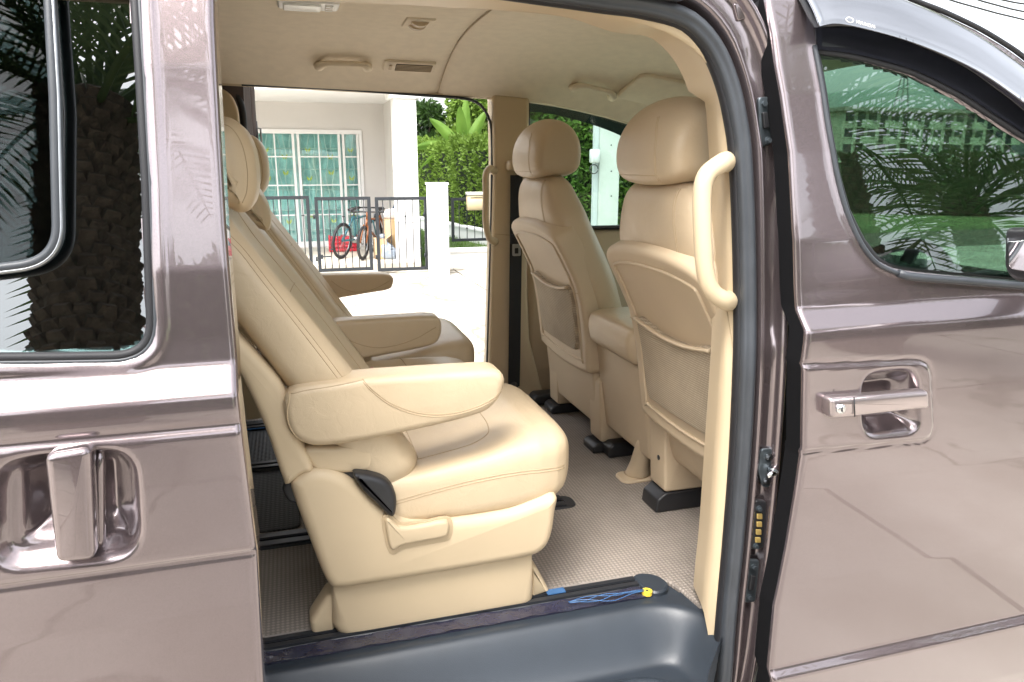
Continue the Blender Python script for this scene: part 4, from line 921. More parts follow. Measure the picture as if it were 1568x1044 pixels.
# ---------------- front seats, seen from behind
def front_seat(label, dy, driver):
    t = thing('front_seat', label, 'seat', (1.15, .45+dy, .652))
    yc = .45+dy
    bk = back_loft('backrest', [(.985, .86), (.955, 1.04), (.918, 1.18), (.860, 1.32), (.826, 1.42), (.808, 1.50), (.802, 1.545)], ([0, .5, .7, .82, .92, 1], [.245, .252, .245, .222, .178, .15]), ([0, .6, .85, 1], [.09, .085, .07, .05]), ([0, .5, .75, .9, 1], [.055, .055, .068, .062, .05]), ([0, .2, .7, .95, 1], [.01, .04, .04, .015, 0]), yc, TAN_LE, t, rr=.055, n=3.2)
    # piped seam either side of the shoulder panel
    for yy in (-.13, .19):
        for k in (0, .006): seam(bk, [(0, yc+yy*(1-.12*i/4)+k, z) for i, z in enumerate((1.38, 1.42, 1.46, 1.50, 1.53))], (1, 0, 0), r=.0011)
    # knee panel: flat drawing (y, v, depth) bent round the curved rear of the backrest
    bv = np.array([-.60, -.48, -.38, -.30, -.24, -.17, -.10, 0, .05]); bx = np.array([.905, .893, .882, .872, .862, .843, .812, .765, .742]); bz_ = np.array([.795, .915, 1.015, 1.094, 1.153, 1.22, 1.283, 1.37, 1.414])
    def bend(y, w, d):
        x, z = np.interp(w, bv, bx), np.interp(w, bv, bz_); e_ = .03; tx, tz = np.interp(w+e_, bv, bx)-np.interp(w-e_, bv, bx), np.interp(w+e_, bv, bz_)-np.interp(w-e_, bv, bz_); l_ = math.hypot(tx, tz)
        return (x+tz/l_*d, yc+y, z-tx/l_*d)
    def panel_geo(P, d0, d1, r0, r1, **k):
        v, f = pillow_geo(P, (0, 0, 0), (1, 0, 0), (0, 1, 0), d0, d1, r0, r1, **k); return [bend(*p) for p in v], f
    outl = cr_closed([(-.238, -.44), (-.246, -.25), (-.246, -.10), (-.240, -.02), (-.20, .012), (-.10, .03), (0, .034), (.10, .03), (.20, .012), (.240, -.02), (.246, -.10), (.246, -.25), (.238, -.44), (.21, -.475), (0, -.49), (-.21, -.475)], 120)
    v, f = panel_geo(outl, -.012, .06, .016, .004, inner=(.985, .93, .88, .80, .65, .5, .35, .2), crown0=-.006)
    sh = obj('back_panel', v, f, TAN_PL, t)
    # hollow of the knee panel is shown by a raised rim
    rim = inset(outl if area2(outl) > 0 else outl[::-1], .045)
    tube('panel_rim', [bend(a, b, -.0115) for a, b in rim], .0045, TAN_PL, sh, 6, True)
    pk = cr_closed([(-.175, -.188), (-.08, -.205), (0, -.21), (.08, -.205), (.175, -.188), (.178, -.30), (.166, -.395), (.13, -.407), (0, -.41), (-.13, -.407), (-.166, -.395), (-.178, -.30)], 96)
    v, f = panel_geo(pk, -.022, -.004, .005, .001, crown0=.006); po = obj('pocket', v, f, MESHP, sh)
    hem = cr_open([(-.177, -.186), (-.08, -.203), (0, -.208), (.08, -.203), (.177, -.186)], 40)
    tube('pocket_hem', [bend(a, b, -.024) for a, b in hem], .007, TAN_LE, sh, 8, flat=.7)
    for s_ in (-1, 1):
        c_ = [(s_*.238, -.20), (s_*.21, -.204)]; tube('panel_joint', [bend(a, b, -.0125) for a, b in c_], .0013, SEAM, sh, 6)
    # headrest
    hp_ = cr_closed([(.732, 1.545), (.722, 1.60), (.734, 1.658), (.766, 1.702), (.812, 1.720), (.860, 1.706), (.890, 1.66), (.896, 1.60), (.884, 1.554), (.84, 1.536), (.77, 1.534)], 90)
    rings = []
    for th in np.linspace(0, math.pi, 31):
        y = -math.cos(th)*.150; w = math.sin(th)**.42 if 0 < th < math.pi else 0.02
        w = max(w, .03); c = np.array([.81, 1.605]); rings.append([((c+(q_-c)*np.array([.35+.65*w, .28+.72*w*(1 if True else 1)]))[0], yc+y, (c+(q_-c)*np.array([.35+.65*w, max(.05, w)]))[1]) for q_ in hp_])
    v, f = loft_geo(rings); hr = obj('headrest', v, f, TAN_LE, t)
    for k in (0, .005): seam(hr, [(0, yc-.085+.9*max(0, z-1.62)**1.2+k, z) for z in (1.545, 1.57, 1.60, 1.63, 1.655, 1.675)], (1, 0, 0), r=.0008, m=PIPING)
    seam(hr, [(0, yc+k, 1.556) for k in (-.085, -.03, .03, .08, .12)], (1, 0, 0), r=.0010, m=PIPING)
    for yy in (-.06, .06): tube('headrest_post', [(.795, yc+yy, 1.56), (.80, yc+yy, 1.49)], .007, BLACKP, hr, 10)
    # cushion and base
    cushion_loft('cushion', (.98, 1.52), ([.98, 1.05, 1.45, 1.5, 1.52], [1.02, 1.04, 1.06, 1.04, 1.0]), ([.98, 1.52], [.90, .90]), ([.98, 1.02, 1.45, 1.5, 1.52], [.22, .25, .25, .23, .15]), yc, ([.98, 1.52], [.03, .03]), TAN_LE, t)
    side_pillow('seat_roll', cr_closed([(.955, .80), (.93, .86), (.925, .92), (.95, .975), (1.02, .99), (1.08, .93), (1.06, .83), (1.0, .785)], 60), yc-.235, yc+.235, .03, TAN_LE, t)
    base = side_pillow('seat_base', round_poly([(.99, .76), (.985, .90), (1.05, .93), (1.48, .93), (1.48, .76)], .02, 5), yc-.245, yc+.245, .015, TAN_PL, t)
    for s_ in (-1, 1):
        yy = yc+s_*.205
        lg = side_pillow('leg', round_poly([(.925, .71 if driver else .69), (.915, .90), (1.03, .96), (1.05, .71 if driver else .69)], .012, 5), yy-.045, yy+.045, .008, TAN_PL, t)
        if s_ > 0 and driver:
            q = MB(); q.tube([(.930, yy-.01, .80), (.9185, yy-.01, .80)], .007, 12); q.build('bolt_hole', BLACKP, lg, True)
        side_pillow('rail_shoe', round_poly([(.90, .653), (.905, .69), (.93, .708), (1.42, .708), (1.42, .653)] if driver else [(.90, .653), (.90, .675), (.915, .686), (1.42, .686), (1.42, .653)], .006, 4), yy-.045, yy+.045, .006, BLACKP, t)
    return t
front_seat('tan leather driver seat behind the big grab handle, seen from behind', 0, True)
front_seat('tan leather front passenger seat beside the far door window, seen from behind', .85, False)
# folded middle front seat, with its base, between the two
t = thing('centre_seat', 'folded padded centre seat between the two front seats', 'seat', (1.1, .90, .652))
def yz_px(px, py, X): p = at(px, py, X=X); return p
side_pillow('folded_pad', cr_closed([(.866, 1.075), (.866, 1.115), (.89, 1.14), (1.0, 1.145), (1.2, 1.145), (1.22, 1.09), (1.2, 1.03), (1.0, 1.025), (.89, 1.035)], 70), .735, 1.055, .032, TAN_LE, t, seg=7)
q = MB()
sp_ = side_pillow('base_panel', round_poly([(.945, .745), (.905, 1.03), (.94, 1.05), (1.35, 1.05), (1.35, .745)], .015, 5), .735, 1.075, .018, TAN_PL, t)
side_pillow('base_skirt', round_poly([(.93, .73), (.90, .965), (.95, .99), (1.35, .99), (1.35, .73)], .015, 5), 1.08, 1.56, .018, TAN_PL, t)
side_pillow('base_hinge', cr_closed([(.90, 1.0), (.89, 1.06), (.92, 1.09), (.97, 1.08), (.98, 1.0), (.94, .97)], 40), 1.078, 1.12, .010, TAN_LE, t)
side_pillow('rail_shoe', round_poly([(.935, .653), (.935, .688), (.95, .70), (1.4, .70), (1.4, .653)], .006, 4), 1.00, 1.07, .008, BLACKP, t)
side_pillow('rail_shoe', round_poly([(.87, .653), (.87, .685), (.885, .695), (1.4, .695), (1.4, .653)], .006, 4), 1.575, 1.65, .008, BLACKP, t)
fb_, ft_ = at(976, 726, Z=.656), at(991, 664, Y=.80); rings = []
for k, (u_, rx_, ry_) in enumerate(((0, .042, .040), (.08, .036, .038), (.3, .029, .034), (.6, .026, .031), (.88, .024, .028), (.97, .017, .022), (1, .006, .008))):
    c_ = fb_*(1-u_)+ft_*u_; rings.append([(c_[0]+rx_*math.cos(a)*(1.0), c_[1]+ry_*math.sin(a), c_[2]) for a in np.linspace(0, 2*math.pi, 28, endpoint=False)])
obj('foot_cover', *loft_geo(rings), TAN_PL, t)
fo_ = at(962, 729, Z=.656); v, f = slab(round_poly(rect(fo_[0]-.035, fo_[0]+.07, fo_[1]-.045, fo_[1]+.035), .03, 8), .652, .660, .004); obj('foot_flange', v, f, TAN_PL, t, False)
fo_ = at(918, 624, Z=.655); v, f = slab(round_poly(rect(fo_[0]-.03, fo_[0]+.06, fo_[1]-.03, fo_[1]+.03), .02, 6), .652, .664, .004); obj('floor_catch', v, f, BLACKP, t, False)

# ================================================================== GROUND AND BACKGROUND
def leaf_mat(name, c1, c2, trans=.35, rough=.5):
    m = bpy.data.materials.new(name); m.use_nodes = True; n = m.node_tree; l = n.links.new; b = n.nodes['Principled BSDF']; MATS[name] = m
    t = n.nodes.new('ShaderNodeTexCoord'); x = n.nodes.new('ShaderNodeTexNoise'); x.inputs['Scale'].default_value = 2.5; x.inputs['Detail'].default_value = 6
    l(t.outputs['Object'], x.inputs['Vector']); mr = n.nodes.new('ShaderNodeMapRange'); mr.inputs['From Min'].default_value = .3; mr.inputs['From Max'].default_value = .7; l(x.outputs['Fac'], mr.inputs['Value'])
    mx = n.nodes.new('ShaderNodeMix'); mx.data_type = 'RGBA'; mx.inputs['A'].default_value = (*c1, 1); mx.inputs['B'].default_value = (*c2, 1); l(mr.outputs[0], mx.inputs['Factor'])
    l(mx.outputs['Result'], b.inputs['Base Color']); b.inputs['Roughness'].default_value = rough; b.inputs['Specular IOR Level'].default_value = .3
    tr = n.nodes.new('ShaderNodeBsdfTranslucent'); l(mx.outputs['Result'], tr.inputs['Color']); ms = n.nodes.new('ShaderNodeMixShader'); ms.inputs[0].default_value = trans
    o = n.nodes['Material Output']; l(b.outputs[0], ms.inputs[1]); l(tr.outputs[0], ms.inputs[2]); l(ms.outputs[0], o.inputs[0])
    return m
LEAF = leaf_mat('hedge_leaf', (.11, .19, .025), (.22, .34, .06)); LEAF_D = leaf_mat('dark_leaf', (.02, .045, .012), (.05, .10, .02)); LEAF_B = leaf_mat('banana_leaf', (.11, .22, .03), (.20, .34, .06), .45)
PALM = leaf_mat('palm_leaf', (.06, .10, .04), (.15, .20, .09), .35); BARK = mat('bark', (.11, .085, .065), .95, noise=.4, nscale=14, bump=1, bscale=30, bdist=.02)
GRASS = leaf_mat('lawn_grass', (.06, .13, .02), (.13, .23, .04), .2)
WALLW = mat('white_render', (.78, .78, .77), .85, noise=.04, nscale=1.5, bump=.2, bscale=80, bdist=.003, detail=7)
WALLG = mat('pale_grey_render', (.62, .60, .58), .85, noise=.05, nscale=1.2, bump=.2, bscale=80, bdist=.003, detail=7)
def conc():
    m, n, b, l = nodes('driveway_concrete'); b.inputs['Roughness'].default_value = .82; b.inputs['Specular IOR Level'].default_value = .3
    t = n.nodes.new('ShaderNodeTexCoord'); x = n.nodes.new('ShaderNodeTexNoise'); x.inputs['Scale'].default_value = .9; x.inputs['Detail'].default_value = 9; x.inputs['Roughness'].default_value = .62; l(t.outputs['Object'], x.inputs['Vector'])
    cr = n.nodes.new('ShaderNodeValToRGB'); e = cr.color_ramp.elements; e[0].position = .3; e[0].color = (.34, .30, .245, 1); e[1].position = .62; e[1].color = (.58, .54, .47, 1); l(x.outputs['Fac'], cr.inputs[0])
    w = n.nodes.new('ShaderNodeTexNoise'); w.inputs['Scale'].default_value = 1.4; w.inputs['Detail'].default_value = 5; l(t.outputs['Object'], w.inputs['Vector'])
    mixv = n.nodes.new('ShaderNodeMix'); mixv.data_type = 'RGBA'; mixv.blend_type = 'ADD'; mixv.inputs['Factor'].default_value = .8; l(t.outputs['Object'], mixv.inputs['A']); l(w.outputs['Color'], mixv.inputs['B'])
    v = n.nodes.new('ShaderNodeTexVoronoi'); v.feature = 'DISTANCE_TO_EDGE'; v.inputs['Scale'].default_value = .42; l(mixv.outputs['Result'], v.inputs['Vector'])
    mr = n.nodes.new('ShaderNodeMapRange'); mr.inputs['From Min'].default_value = .004; mr.inputs['From Max'].default_value = .014; l(v.outputs['Distance'], mr.inputs['Value'])
    mx = n.nodes.new('ShaderNodeMix'); mx.data_type = 'RGBA'; mx.inputs['A'].default_value = (.24, .21, .165, 1); l(cr.outputs[0], mx.inputs['B']); l(mr.outputs[0], mx.inputs['Factor']); l(mx.outputs['Result'], b.inputs['Base Color'])
    y = n.nodes.new('ShaderNodeTexNoise'); y.inputs['Scale'].default_value = 45; y.inputs['Detail'].default_value = 4; l(t.outputs['Object'], y.inputs['Vector']); bump_chain(n, b, y.outputs['Fac'], .4, .004)
    return m
CONC = conc()
g = obj('ground', [(x, y, -.05) for x, y in [(-300, -300), (300, -300), (300, 300), (-300, 300)]], [(0, 1, 2, 3)], mat('rough_grass', (.15, .19, .07), .95, noise=.35, nscale=.5), None, False); structure(g)
dw = obj('driveway', [(x, y, -.02) for x, y in [(-14, -6.2), (26, -6.2), (26, 13.5), (-14, 13.5)]], [(0, 1, 2, 3)], mat('joint_dirt', (.13, .115, .085), .95), None, False); structure(dw)
# cast slabs with open joints
xe_ = [-14, -9.6, -5.4, -1.6, 2.35, 6.1, 10.4, 15, 20.5, 26]; ye_ = [-6.2, -3.1, .35, 3.9, 6.85, 10.44]
for i in range(len(xe_)-1):
    for j in range(len(ye_)-1):
        a, b, c, d = xe_[i]+.016, xe_[i+1]-.016, ye_[j]+.016, ye_[j+1]-.016; zt = rng.uniform(-.003, .002)
        q = MB(); q.box(a, b, c, d, -.02, zt); q.build('slab', CONC, dw)

def leaves_geo(pts, dirs, size, wid=.5, jit=.4, seed=1):
    """one folded leaf per point: two quads along a midrib"""
    r = np.random.RandomState(seed); n = len(pts); P = np.array(pts); D = np.array(dirs)+r.normal(0, jit, (n, 3)); D /= np.linalg.norm(D, axis=1)[:, None]
    S = np.cross(D, r.normal(0, 1, (n, 3))); S /= np.linalg.norm(S, axis=1)[:, None]; U = np.cross(S, D)
    ln = size*r.uniform(.6, 1.3, n)[:, None]; w = ln*wid*.5
    v = np.stack([P, P+D*ln*.45+S*w+U*w*.3, P+D*ln, P+D*ln*.45-S*w+U*w*.3], 1).reshape(-1, 3)
    k = np.arange(n)*4; f = np.concatenate([np.stack([k, k+1, k+2], 1), np.stack([k, k+2, k+3], 1)])
    return v, f
def fast_obj(name, v, f, m, parent=None, smooth=False, kind=None):
    me = bpy.data.meshes.new(name); v = np.asarray(v, np.float32); f = np.asarray(f, np.int32)
    me.vertices.add(len(v)); me.vertices.foreach_set('co', v.ravel()); k = f.shape[1]
    me.loops.add(f.size); me.loops.foreach_set('vertex_index', f.ravel()); me.polygons.add(len(f)); me.polygons.foreach_set('loop_start', np.arange(0, f.size, k, dtype=np.int32))
    me.update(calc_edges=True); me.materials.append(m); o = bpy.data.objects.new(name, me); C.objects.link(o)
    if parent:
        o.parent = parent
        if parent.type == 'EMPTY': o.matrix_parent_inverse = Matrix.Translation(-parent.location)
    if kind: o['kind'] = kind
    return o
def hedge(label, p0, p1, depth, z0, z1, n, size, m, seed):
    r = np.random.RandomState(seed); p0, p1 = np.array(p0, float), np.array(p1, float); d = p1-p0; Ln = np.linalg.norm(d); d /= Ln; nr = np.array([-d[1], d[0]])
    t = thing('hedge', label, 'hedge', ((p0[0]+p1[0])/2, (p0[1]+p1[1])/2, 0))
    u = r.uniform(0, Ln, n); w = r.uniform(-.5, .5, n); h = r.uniform(0, 1, n); face = r.randint(0, 4, n)
    w = np.where(face == 0, -.5, np.where(face == 1, .5, w)); h = np.where(face >= 2, 1.0, h)
    h = np.where(r.rand(n) < .15, r.uniform(0, 1, n), h)
    lump = .10*np.sin(u*2.1+seed)+.07*np.sin(u*5.3+h*4)+.05*np.sin(u*11+h*9)
    W = w*(depth+lump*1.2)+r.normal(0, .03, n); Z = z0+(z1-z0)*h+np.where(h > .97, lump*.8+r.normal(0, .05, n), 0)
    P = np.stack([p0[0]+d[0]*u+nr[0]*W, p0[1]+d[1]*u+nr[1]*W, Z], 1)
    D = np.stack([nr[0]*np.sign(w)*.6, nr[1]*np.sign(w)*.6, np.where(h > .97, .9, .25)], 1)
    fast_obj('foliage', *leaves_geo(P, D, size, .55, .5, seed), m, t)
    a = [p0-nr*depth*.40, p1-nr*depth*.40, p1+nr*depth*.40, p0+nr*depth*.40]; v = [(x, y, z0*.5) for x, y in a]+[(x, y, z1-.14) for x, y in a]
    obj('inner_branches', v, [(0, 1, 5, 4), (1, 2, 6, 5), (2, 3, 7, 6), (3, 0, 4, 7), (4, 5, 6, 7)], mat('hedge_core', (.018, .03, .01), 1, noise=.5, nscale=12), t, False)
    return t
def tree(label, base, h, rad, n, size, m, seed, group=None):
    r = np.random.RandomState(seed); b = np.array(base, float); t = thing('tree', label, 'tree', tuple(b), group)
    q = MB(); q.tube([b, b+[.05, 0, h*.3], b+[0, .05, h*.62]], [.12, .10, .06], 10); cl = []
    for k in range(16):
        a = r.uniform(0, 6.28); rr_ = rad*r.uniform(.25, .95); c = b+np.array([rr_*math.cos(a), rr_*math.sin(a), h*r.uniform(.45, .98)]); cl.append((c, rad*r.uniform(.25, .5)))
        q.tube([b+[0, 0, h*r.uniform(.3, .55)], (b+[0, 0, h*.55])*.4+c*.6, c], [.05, .03, .01], 6)
    q.build('trunk', BARK, t, True); P = []; D = []
    for c, s_ in cl:
        x = r.normal(0, 1, (n//16, 3)); x /= np.linalg.norm(x, axis=1)[:, None]; P.append(c+x*s_*r.uniform(.3, 1, (n//16, 1))**.5*[1, 1, .75]); D.append(x+[0, 0, -.1])
    fast_obj('crown', *leaves_geo(np.vstack(P), np.vstack(D), size, .5, .6, seed), m, t); return t

# ---------------- house across the drive
hs_ = thing('house', 'pale house with porch, white column and teal glass sliding doors beyond the gate', 'house', (-1, 12, 0))
def X_at(px, Y, py=300): return float(at(px, py, Y=Y)[0])
def Z_at(py, Y, px=520): return float(at(px, py, Y=Y)[2])
WY = 13.0; CYF = 10.45
xr = X_at(592, WY); zs = 2.60; xcl, xcr = X_at(608, CYF), X_at(641, CYF)
wx0, wx1 = X_at(388, WY), X_at(558, WY); wz0, wz1 = Z_at(376, WY), Z_at(199, WY)
q = MB(); q.box(-9, wx0, WY, WY+.2, 0, 6); q.box(wx1, xr, WY, WY+.2, 0, 6); q.box(wx0, wx1, WY, WY+.2, wz1, 6); q.box(wx0, wx1, WY, WY+.2, 0, wz0); q.build('back_wall', WALLG, hs_)
q = MB(); q.box(xr, xcr-.02, CYF+.36, WY+.2, 0, 6); q.build('side_wall', WALLG, hs_)
q = MB(); q.box(xcl, xcr, CYF, CYF+.36, 0, zs); col_ = q.build('column', WALLW, hs_)
for zz_ in (Z_at(262, CYF, 625), Z_at(340, CYF, 625)): q = MB(); q.box(xcl-.004, xcr+.004, CYF-.004, CYF+.364, zz_-.006, zz_+.006); q.build('column_groove', mat('groove_grey', (.5, .5, .5), .9), col_)
q = MB(); q.box(xcl-.07, xcr+.07, CYF-.06, CYF+.42, zs-.07, zs-.002); q.build('column_cap', WALLW, col_)
q = MB(); q.box(-9, xcr+.10, CYF-.08, CYF+.30, zs, zs+.75); q.build('beam', WALLW, hs_)
q = MB(); q.box(-9, xcr+.25, CYF-.28, WY+1, zs+.75, zs+.88); q.build('roof_slab', WALLW, hs_)
q = MB(); q.box(-9, xr, CYF+.30, WY, zs+.03, zs+.12); sf = q.build('porch_ceiling', WALLW, hs_)
p = at(467, 163, Z=zs+.03); q = MB(); q.tube([(p[0], p[1], zs+.034), (p[0], p[1], zs+.008)], .07, 24); q.build('downlight', WHITEP, sf, True)
q = MB(); q.box(-9, xcr, CYF-.1, WY, -.02, .09); q.build('porch_floor', mat('porch_tile', (.60, .55, .47), .5, noise=.06, nscale=4), hs_)
q = MB(); q.box(-9, xr, WY-.02, WY-.001, .09, .20); q.build('skirting', WALLW, hs_)
# three glazed leaves: frames, muntins, panes, grilles behind
FRM = mat('white_aluminium', (.80, .80, .80), .4); TEAL = glass('teal_glass', (.84, .95, .94), 1.6); CURT = mat('teal_curtain', (.58, .76, .75), .9, noise=.2, nscale=5); GRI = mat('grille_white', (.72, .75, .72), .5); BUT = mat('grille_yellow', (.72, .62, .12), .5)
win = thing('sliding_window', 'white framed teal glass sliding doors under the porch', 'window', ((wx0+wx1)/2, WY, 0)); win.parent = None
mun_y = [Z_at(a, WY) for a in (240, 283, 328)]
q = MB(); q.box(wx0, wx1, WY-.03, WY+.10, wz1-.07, wz1); q.box(wx0, wx1, WY-.03, WY+.10, wz0, wz0+.05); q.box(wx1-.05, wx1, WY-.03, WY+.10, wz0+.05, wz1-.07); q.box(wx0, wx0+.05, WY-.03, WY+.10, wz0+.05, wz1-.07); q.build('frame', FRM, win)
for (a, b, half) in ((396, 456, True), (460, 525, True), (528, 553, False)):
    x0, x1 = X_at(a, WY), X_at(b, WY); q = MB(); w = .042
    q.box(x0, x0+w, WY-.01, WY+.04, wz0+.05, wz1-.07); q.box(x1-w, x1, WY-.01, WY+.04, wz0+.05, wz1-.07); lf = q.build('leaf_frame', FRM, win)
    cuts = [x0+w, (x0+x1)/2, x1-w] if half else [x0+w, x1-w]
    zc = [wz0+.05]+mun_y[::-1]+[wz1-.07]
    q = MB()
    if half: q.box((x0+x1)/2-.011, (x0+x1)/2+.011, WY-.005, WY+.03, wz0+.05, wz1-.07)
    for z in mun_y: q.box(x0+w, x1-w, WY-.004, WY+.029, z-.011, z+.011)
    q.build('muntin', FRM, lf)
    for i in range(len(cuts)-1):
        for j in range(len(zc)-1): q = MB(); q.box(cuts[i]+.006, cuts[i+1]-.006, WY+.012, WY+.018, zc[j]+.006, zc[j+1]-.006); q.build('pane', TEAL, lf)
    q = MB()
    for k, xg in enumerate(np.arange(x0+.08, x1-.04, .105)):
        q.tube([(xg+.025*math.sin(z*9+k*1.3), WY+.09, z) for z in np.linspace(wz0+.06, wz1-.08, 40)], .011, 5)
    for z in np.arange(wz0+.3, wz1-.1, .36): q.tube([(x0+.03, WY+.085, z), (x1-.03, WY+.085, z)], .009, 5)
    q.build('grille', GRI, lf, True)
    q = MB()
    for k, xg in enumerate(np.linspace(x0+.18, x1-.18, 2) if half else [(x0+x1)/2]):
        for z in (wz1-.35-.12*(k % 2), wz1-.85+.1*(k % 2), wz0+.55-.1*(k % 2)):
            for sx in (-1, 1): q.add([(xg, WY+.078, z), (xg+sx*.05, WY+.078, z+.055), (xg+sx*.045, WY+.078, z-.005), (xg+sx*.012, WY+.078, z-.045)], [(0, 1, 2, 3)])
    q.build('butterfly', BUT, lf)
G = np.array([[(x, WY+.16+.025*math.sin(x*26), z) for x in np.linspace(wx0, wx1, 140)] for z in (wz0, wz1)]); v, f = grid_geo(G); obj('curtain', v, f, CURT, win)

# ---------------- gate, posts, fence
IRON = mat('dark_iron', (.018, .022, .027), .5, noise=.2, nscale=20)
GY = 9.9
def gate_panel(name, label, pa, pb, Y, ya, yb_, n, group=None, slope=0):
    x0, x1 = X_at(pa, Y), X_at(pb, Y); z1, z0 = Z_at(ya, Y, pa), Z_at(yb_, Y, pa); t = thing(name, label, 'gate' if 'gate' in name else 'fence', ((x0+x1)/2, Y, 0), group)
    w = .045; q = MB(); q.box(x0, x1, Y, Y+w, z1-w, z1); q.box(x0, x1, Y, Y+w, z0, z0+w); q.box(x0, x0+w, Y, Y+w, z0+w, z1-w); q.box(x1-w, x1, Y, Y+w, z0+w, z1-w); q.build('frame', IRON, t)
    for k in range(n):
        x = x0+(x1-x0)*(k+1)/(n+1); q = MB(); q.tube([(x, Y+.022, z0+w), (x, Y+.022, z1-w)], .0065, 6); b = q.build('bar', IRON, t, True)
        if k % 2: q = MB(); zz_ = z0+(z1-z0)*(.30 if k % 4 == 1 else .74); q.tube([(x, Y+.022, zz_-.012), (x, Y+.022, zz_), (x, Y+.022, zz_+.012)], [.008, .024, .008], 8); q.build('collar', IRON, b, True)
    return t
gate_panel('iron_gate', 'dark iron gate panel left of the bicycle, partly behind the seats', 372, 473, GY, 301, 417, 8, 'gate panels')
g2 = gate_panel('iron_gate', 'dark iron gate panel in front of the bicycle wheels', 481, 567, GY, 302, 417, 7, 'gate panels')
g3 = gate_panel('iron_gate', 'dark iron gate panel beside the white gate post', 574, 654, GY, 302, 416, 6, 'gate panels')
for gg, xx_ in ((g2, X_at(483, GY)), (g3, X_at(576, GY)), (g3, X_at(652, GY))):
    for zz_ in (.25, .85): q = MB(); q.tube([(xx_-.035, GY-.004, zz_-.03), (xx_-.035, GY-.004, zz_+.03)], .014, 8); q.build('hinge', IRON, gg, True)
q = MB(); xx_ = X_at(486, GY); q.tube([(xx_, GY-.01, .28), (xx_+.14, GY-.01, .28)], .010, 8); q.box(xx_-.02, xx_+.03, GY-.02, GY-.001, .25, .31); q.build('bolt_latch', IRON, g2)
PY = 9.45; x0, x1 = X_at(658, PY), X_at(686, PY)
t = thing('gate_post', 'square white gate post at the end of the iron gate', 'post', ((x0+x1)/2, PY, 0)); zt = Z_at(283, PY, 670)
q = MB(); q.box(x0, x1, PY, PY+.26, -.02, zt); q.build('shaft', WALLW, t); q = MB(); q.box(x0-.012, x1+.012, PY-.012, PY+.272, zt, zt+.03); q.build('cap', WALLW, t)
gate_panel('iron_fence', 'low dark iron fence panel right of the white gate post', 691, 762, 11.3, 303, 370, 5)
t = thing('planter_wall', 'low white wall under the fence, right of the gate post', 'wall', (X_at(720, 10.3), 10.3, 0)); q = MB(); q.box(X_at(688, 10.2), X_at(688, 10.2)+2.4, 10.2, 10.45, -.02, Z_at(386, 10.2, 700)); q.build('block', WALLW, t); zc_ = Z_at(386, 10.2, 700); q = MB(); q.box(X_at(688, 10.2)-.01, X_at(688, 10.2)+2.42, 10.18, 10.47, zc_, zc_+.04); q.build('coping', WALLW, t)
# letter box on the fence
LY = 11.15; x0, x1 = X_at(716, LY), X_at(744, LY); z0, z1 = Z_at(322, LY, 730), Z_at(294, LY, 730)
t = thing('letter_box', 'small cream letter box hanging on the fence beside the far handle', 'letter box', ((x0+x1)/2, LY, z0))
box('body', (x0, x1, LY, LY+.13, z0, z1-.06), mat('cream_enamel', (.72, .58, .36), .5), t, .012); box('lid', (x0-.01, x1+.01, LY-.015, LY+.14, z1-.058, z1), mat('cream_white', (.78, .74, .66), .5), t, .012)
q = MB(); q.box(x0+.05, x1-.05, LY-.004, LY+.001, z1-.10, z1-.085); q.build('slot', BLACKP, t)
# garden wall, lawn, hedges
A_, B_ = at(640, 352, Z=0), at(770, 384, Z=0); dv = (B_-A_)/np.linalg.norm(B_-A_); nv = np.array([-dv[1], dv[0], 0])
if nv[1] < 0: nv = -nv
A2 = A_-dv*6; B2 = B_+dv*6; t = thing('garden_wall', 'low sloping white garden wall at the foot of the hedge', 'wall', tuple((A_+B_)/2))
v = [tuple(p+np.array([0, 0, z])) for z in (-.02, .27) for p in (A2, B2, B2+nv*.18, A2+nv*.18)]; obj('block', v, [(0, 1, 5, 4), (1, 2, 6, 5), (2, 3, 7, 6), (3, 0, 4, 7), (4, 5, 6, 7)], WALLW, t, False)
v = [tuple(p+np.array([0, 0, z])) for z in (.272, .31) for p in (A2-nv*.02, B2-nv*.02, B2+nv*.2, A2+nv*.2)]; obj('coping', v, [(3, 2, 1, 0), (0, 1, 5, 4), (1, 2, 6, 5), (2, 3, 7, 6), (3, 0, 4, 7), (4, 5, 6, 7)], WALLW, t, False)
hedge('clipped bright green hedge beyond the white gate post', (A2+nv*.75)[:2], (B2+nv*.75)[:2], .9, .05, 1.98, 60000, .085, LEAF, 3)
k_ = (10.5-A2[1])/dv[1]; E2 = A2+dv*k_
lawn = obj('lawn', [tuple(A2+[0, 0, .02]), tuple(E2+[0, 0, .02]), (xcr+.02, 10.5, .02), (xcr+.02, A2[1]+2, .02)], [(0, 1, 2, 3)], mat('lawn_soil', (.07, .12, .025), .95, noise=.3, nscale=8), None, False); structure(lawn)
r = np.random.RandomState(5); n = 26000; P = np.stack([r.uniform(xcr+.02, 8, n), r.uniform(10.46, 20, n), np.full(n, .02)], 1)
k_ = ((P[:, :2]-A_[:2])@nv[:2]) < 0; P = P[k_]; gr_ = fast_obj('grass', *leaves_geo(P, np.tile([0, 0, 1.0], (len(P), 1)), .07, .16, .35, 6), GRASS, None, kind='stuff'); gr_['label'] = 'short bright green lawn grass beside the white column'
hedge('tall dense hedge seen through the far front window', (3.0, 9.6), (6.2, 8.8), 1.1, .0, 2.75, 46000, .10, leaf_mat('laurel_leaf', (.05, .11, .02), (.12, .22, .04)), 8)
tree('leafy tree left of the banana plant above the hedge', (X_at(655, 21), 21, 0), 3.3, .85, 5000, .16, LEAF_D, 11, 'trees behind the hedge')
tree('leafy tree above the hedge beside the far pillar', (X_at(752, 20), 20, 0), 4.6, 1.15, 8000, .16, LEAF, 12, 'trees behind the hedge')
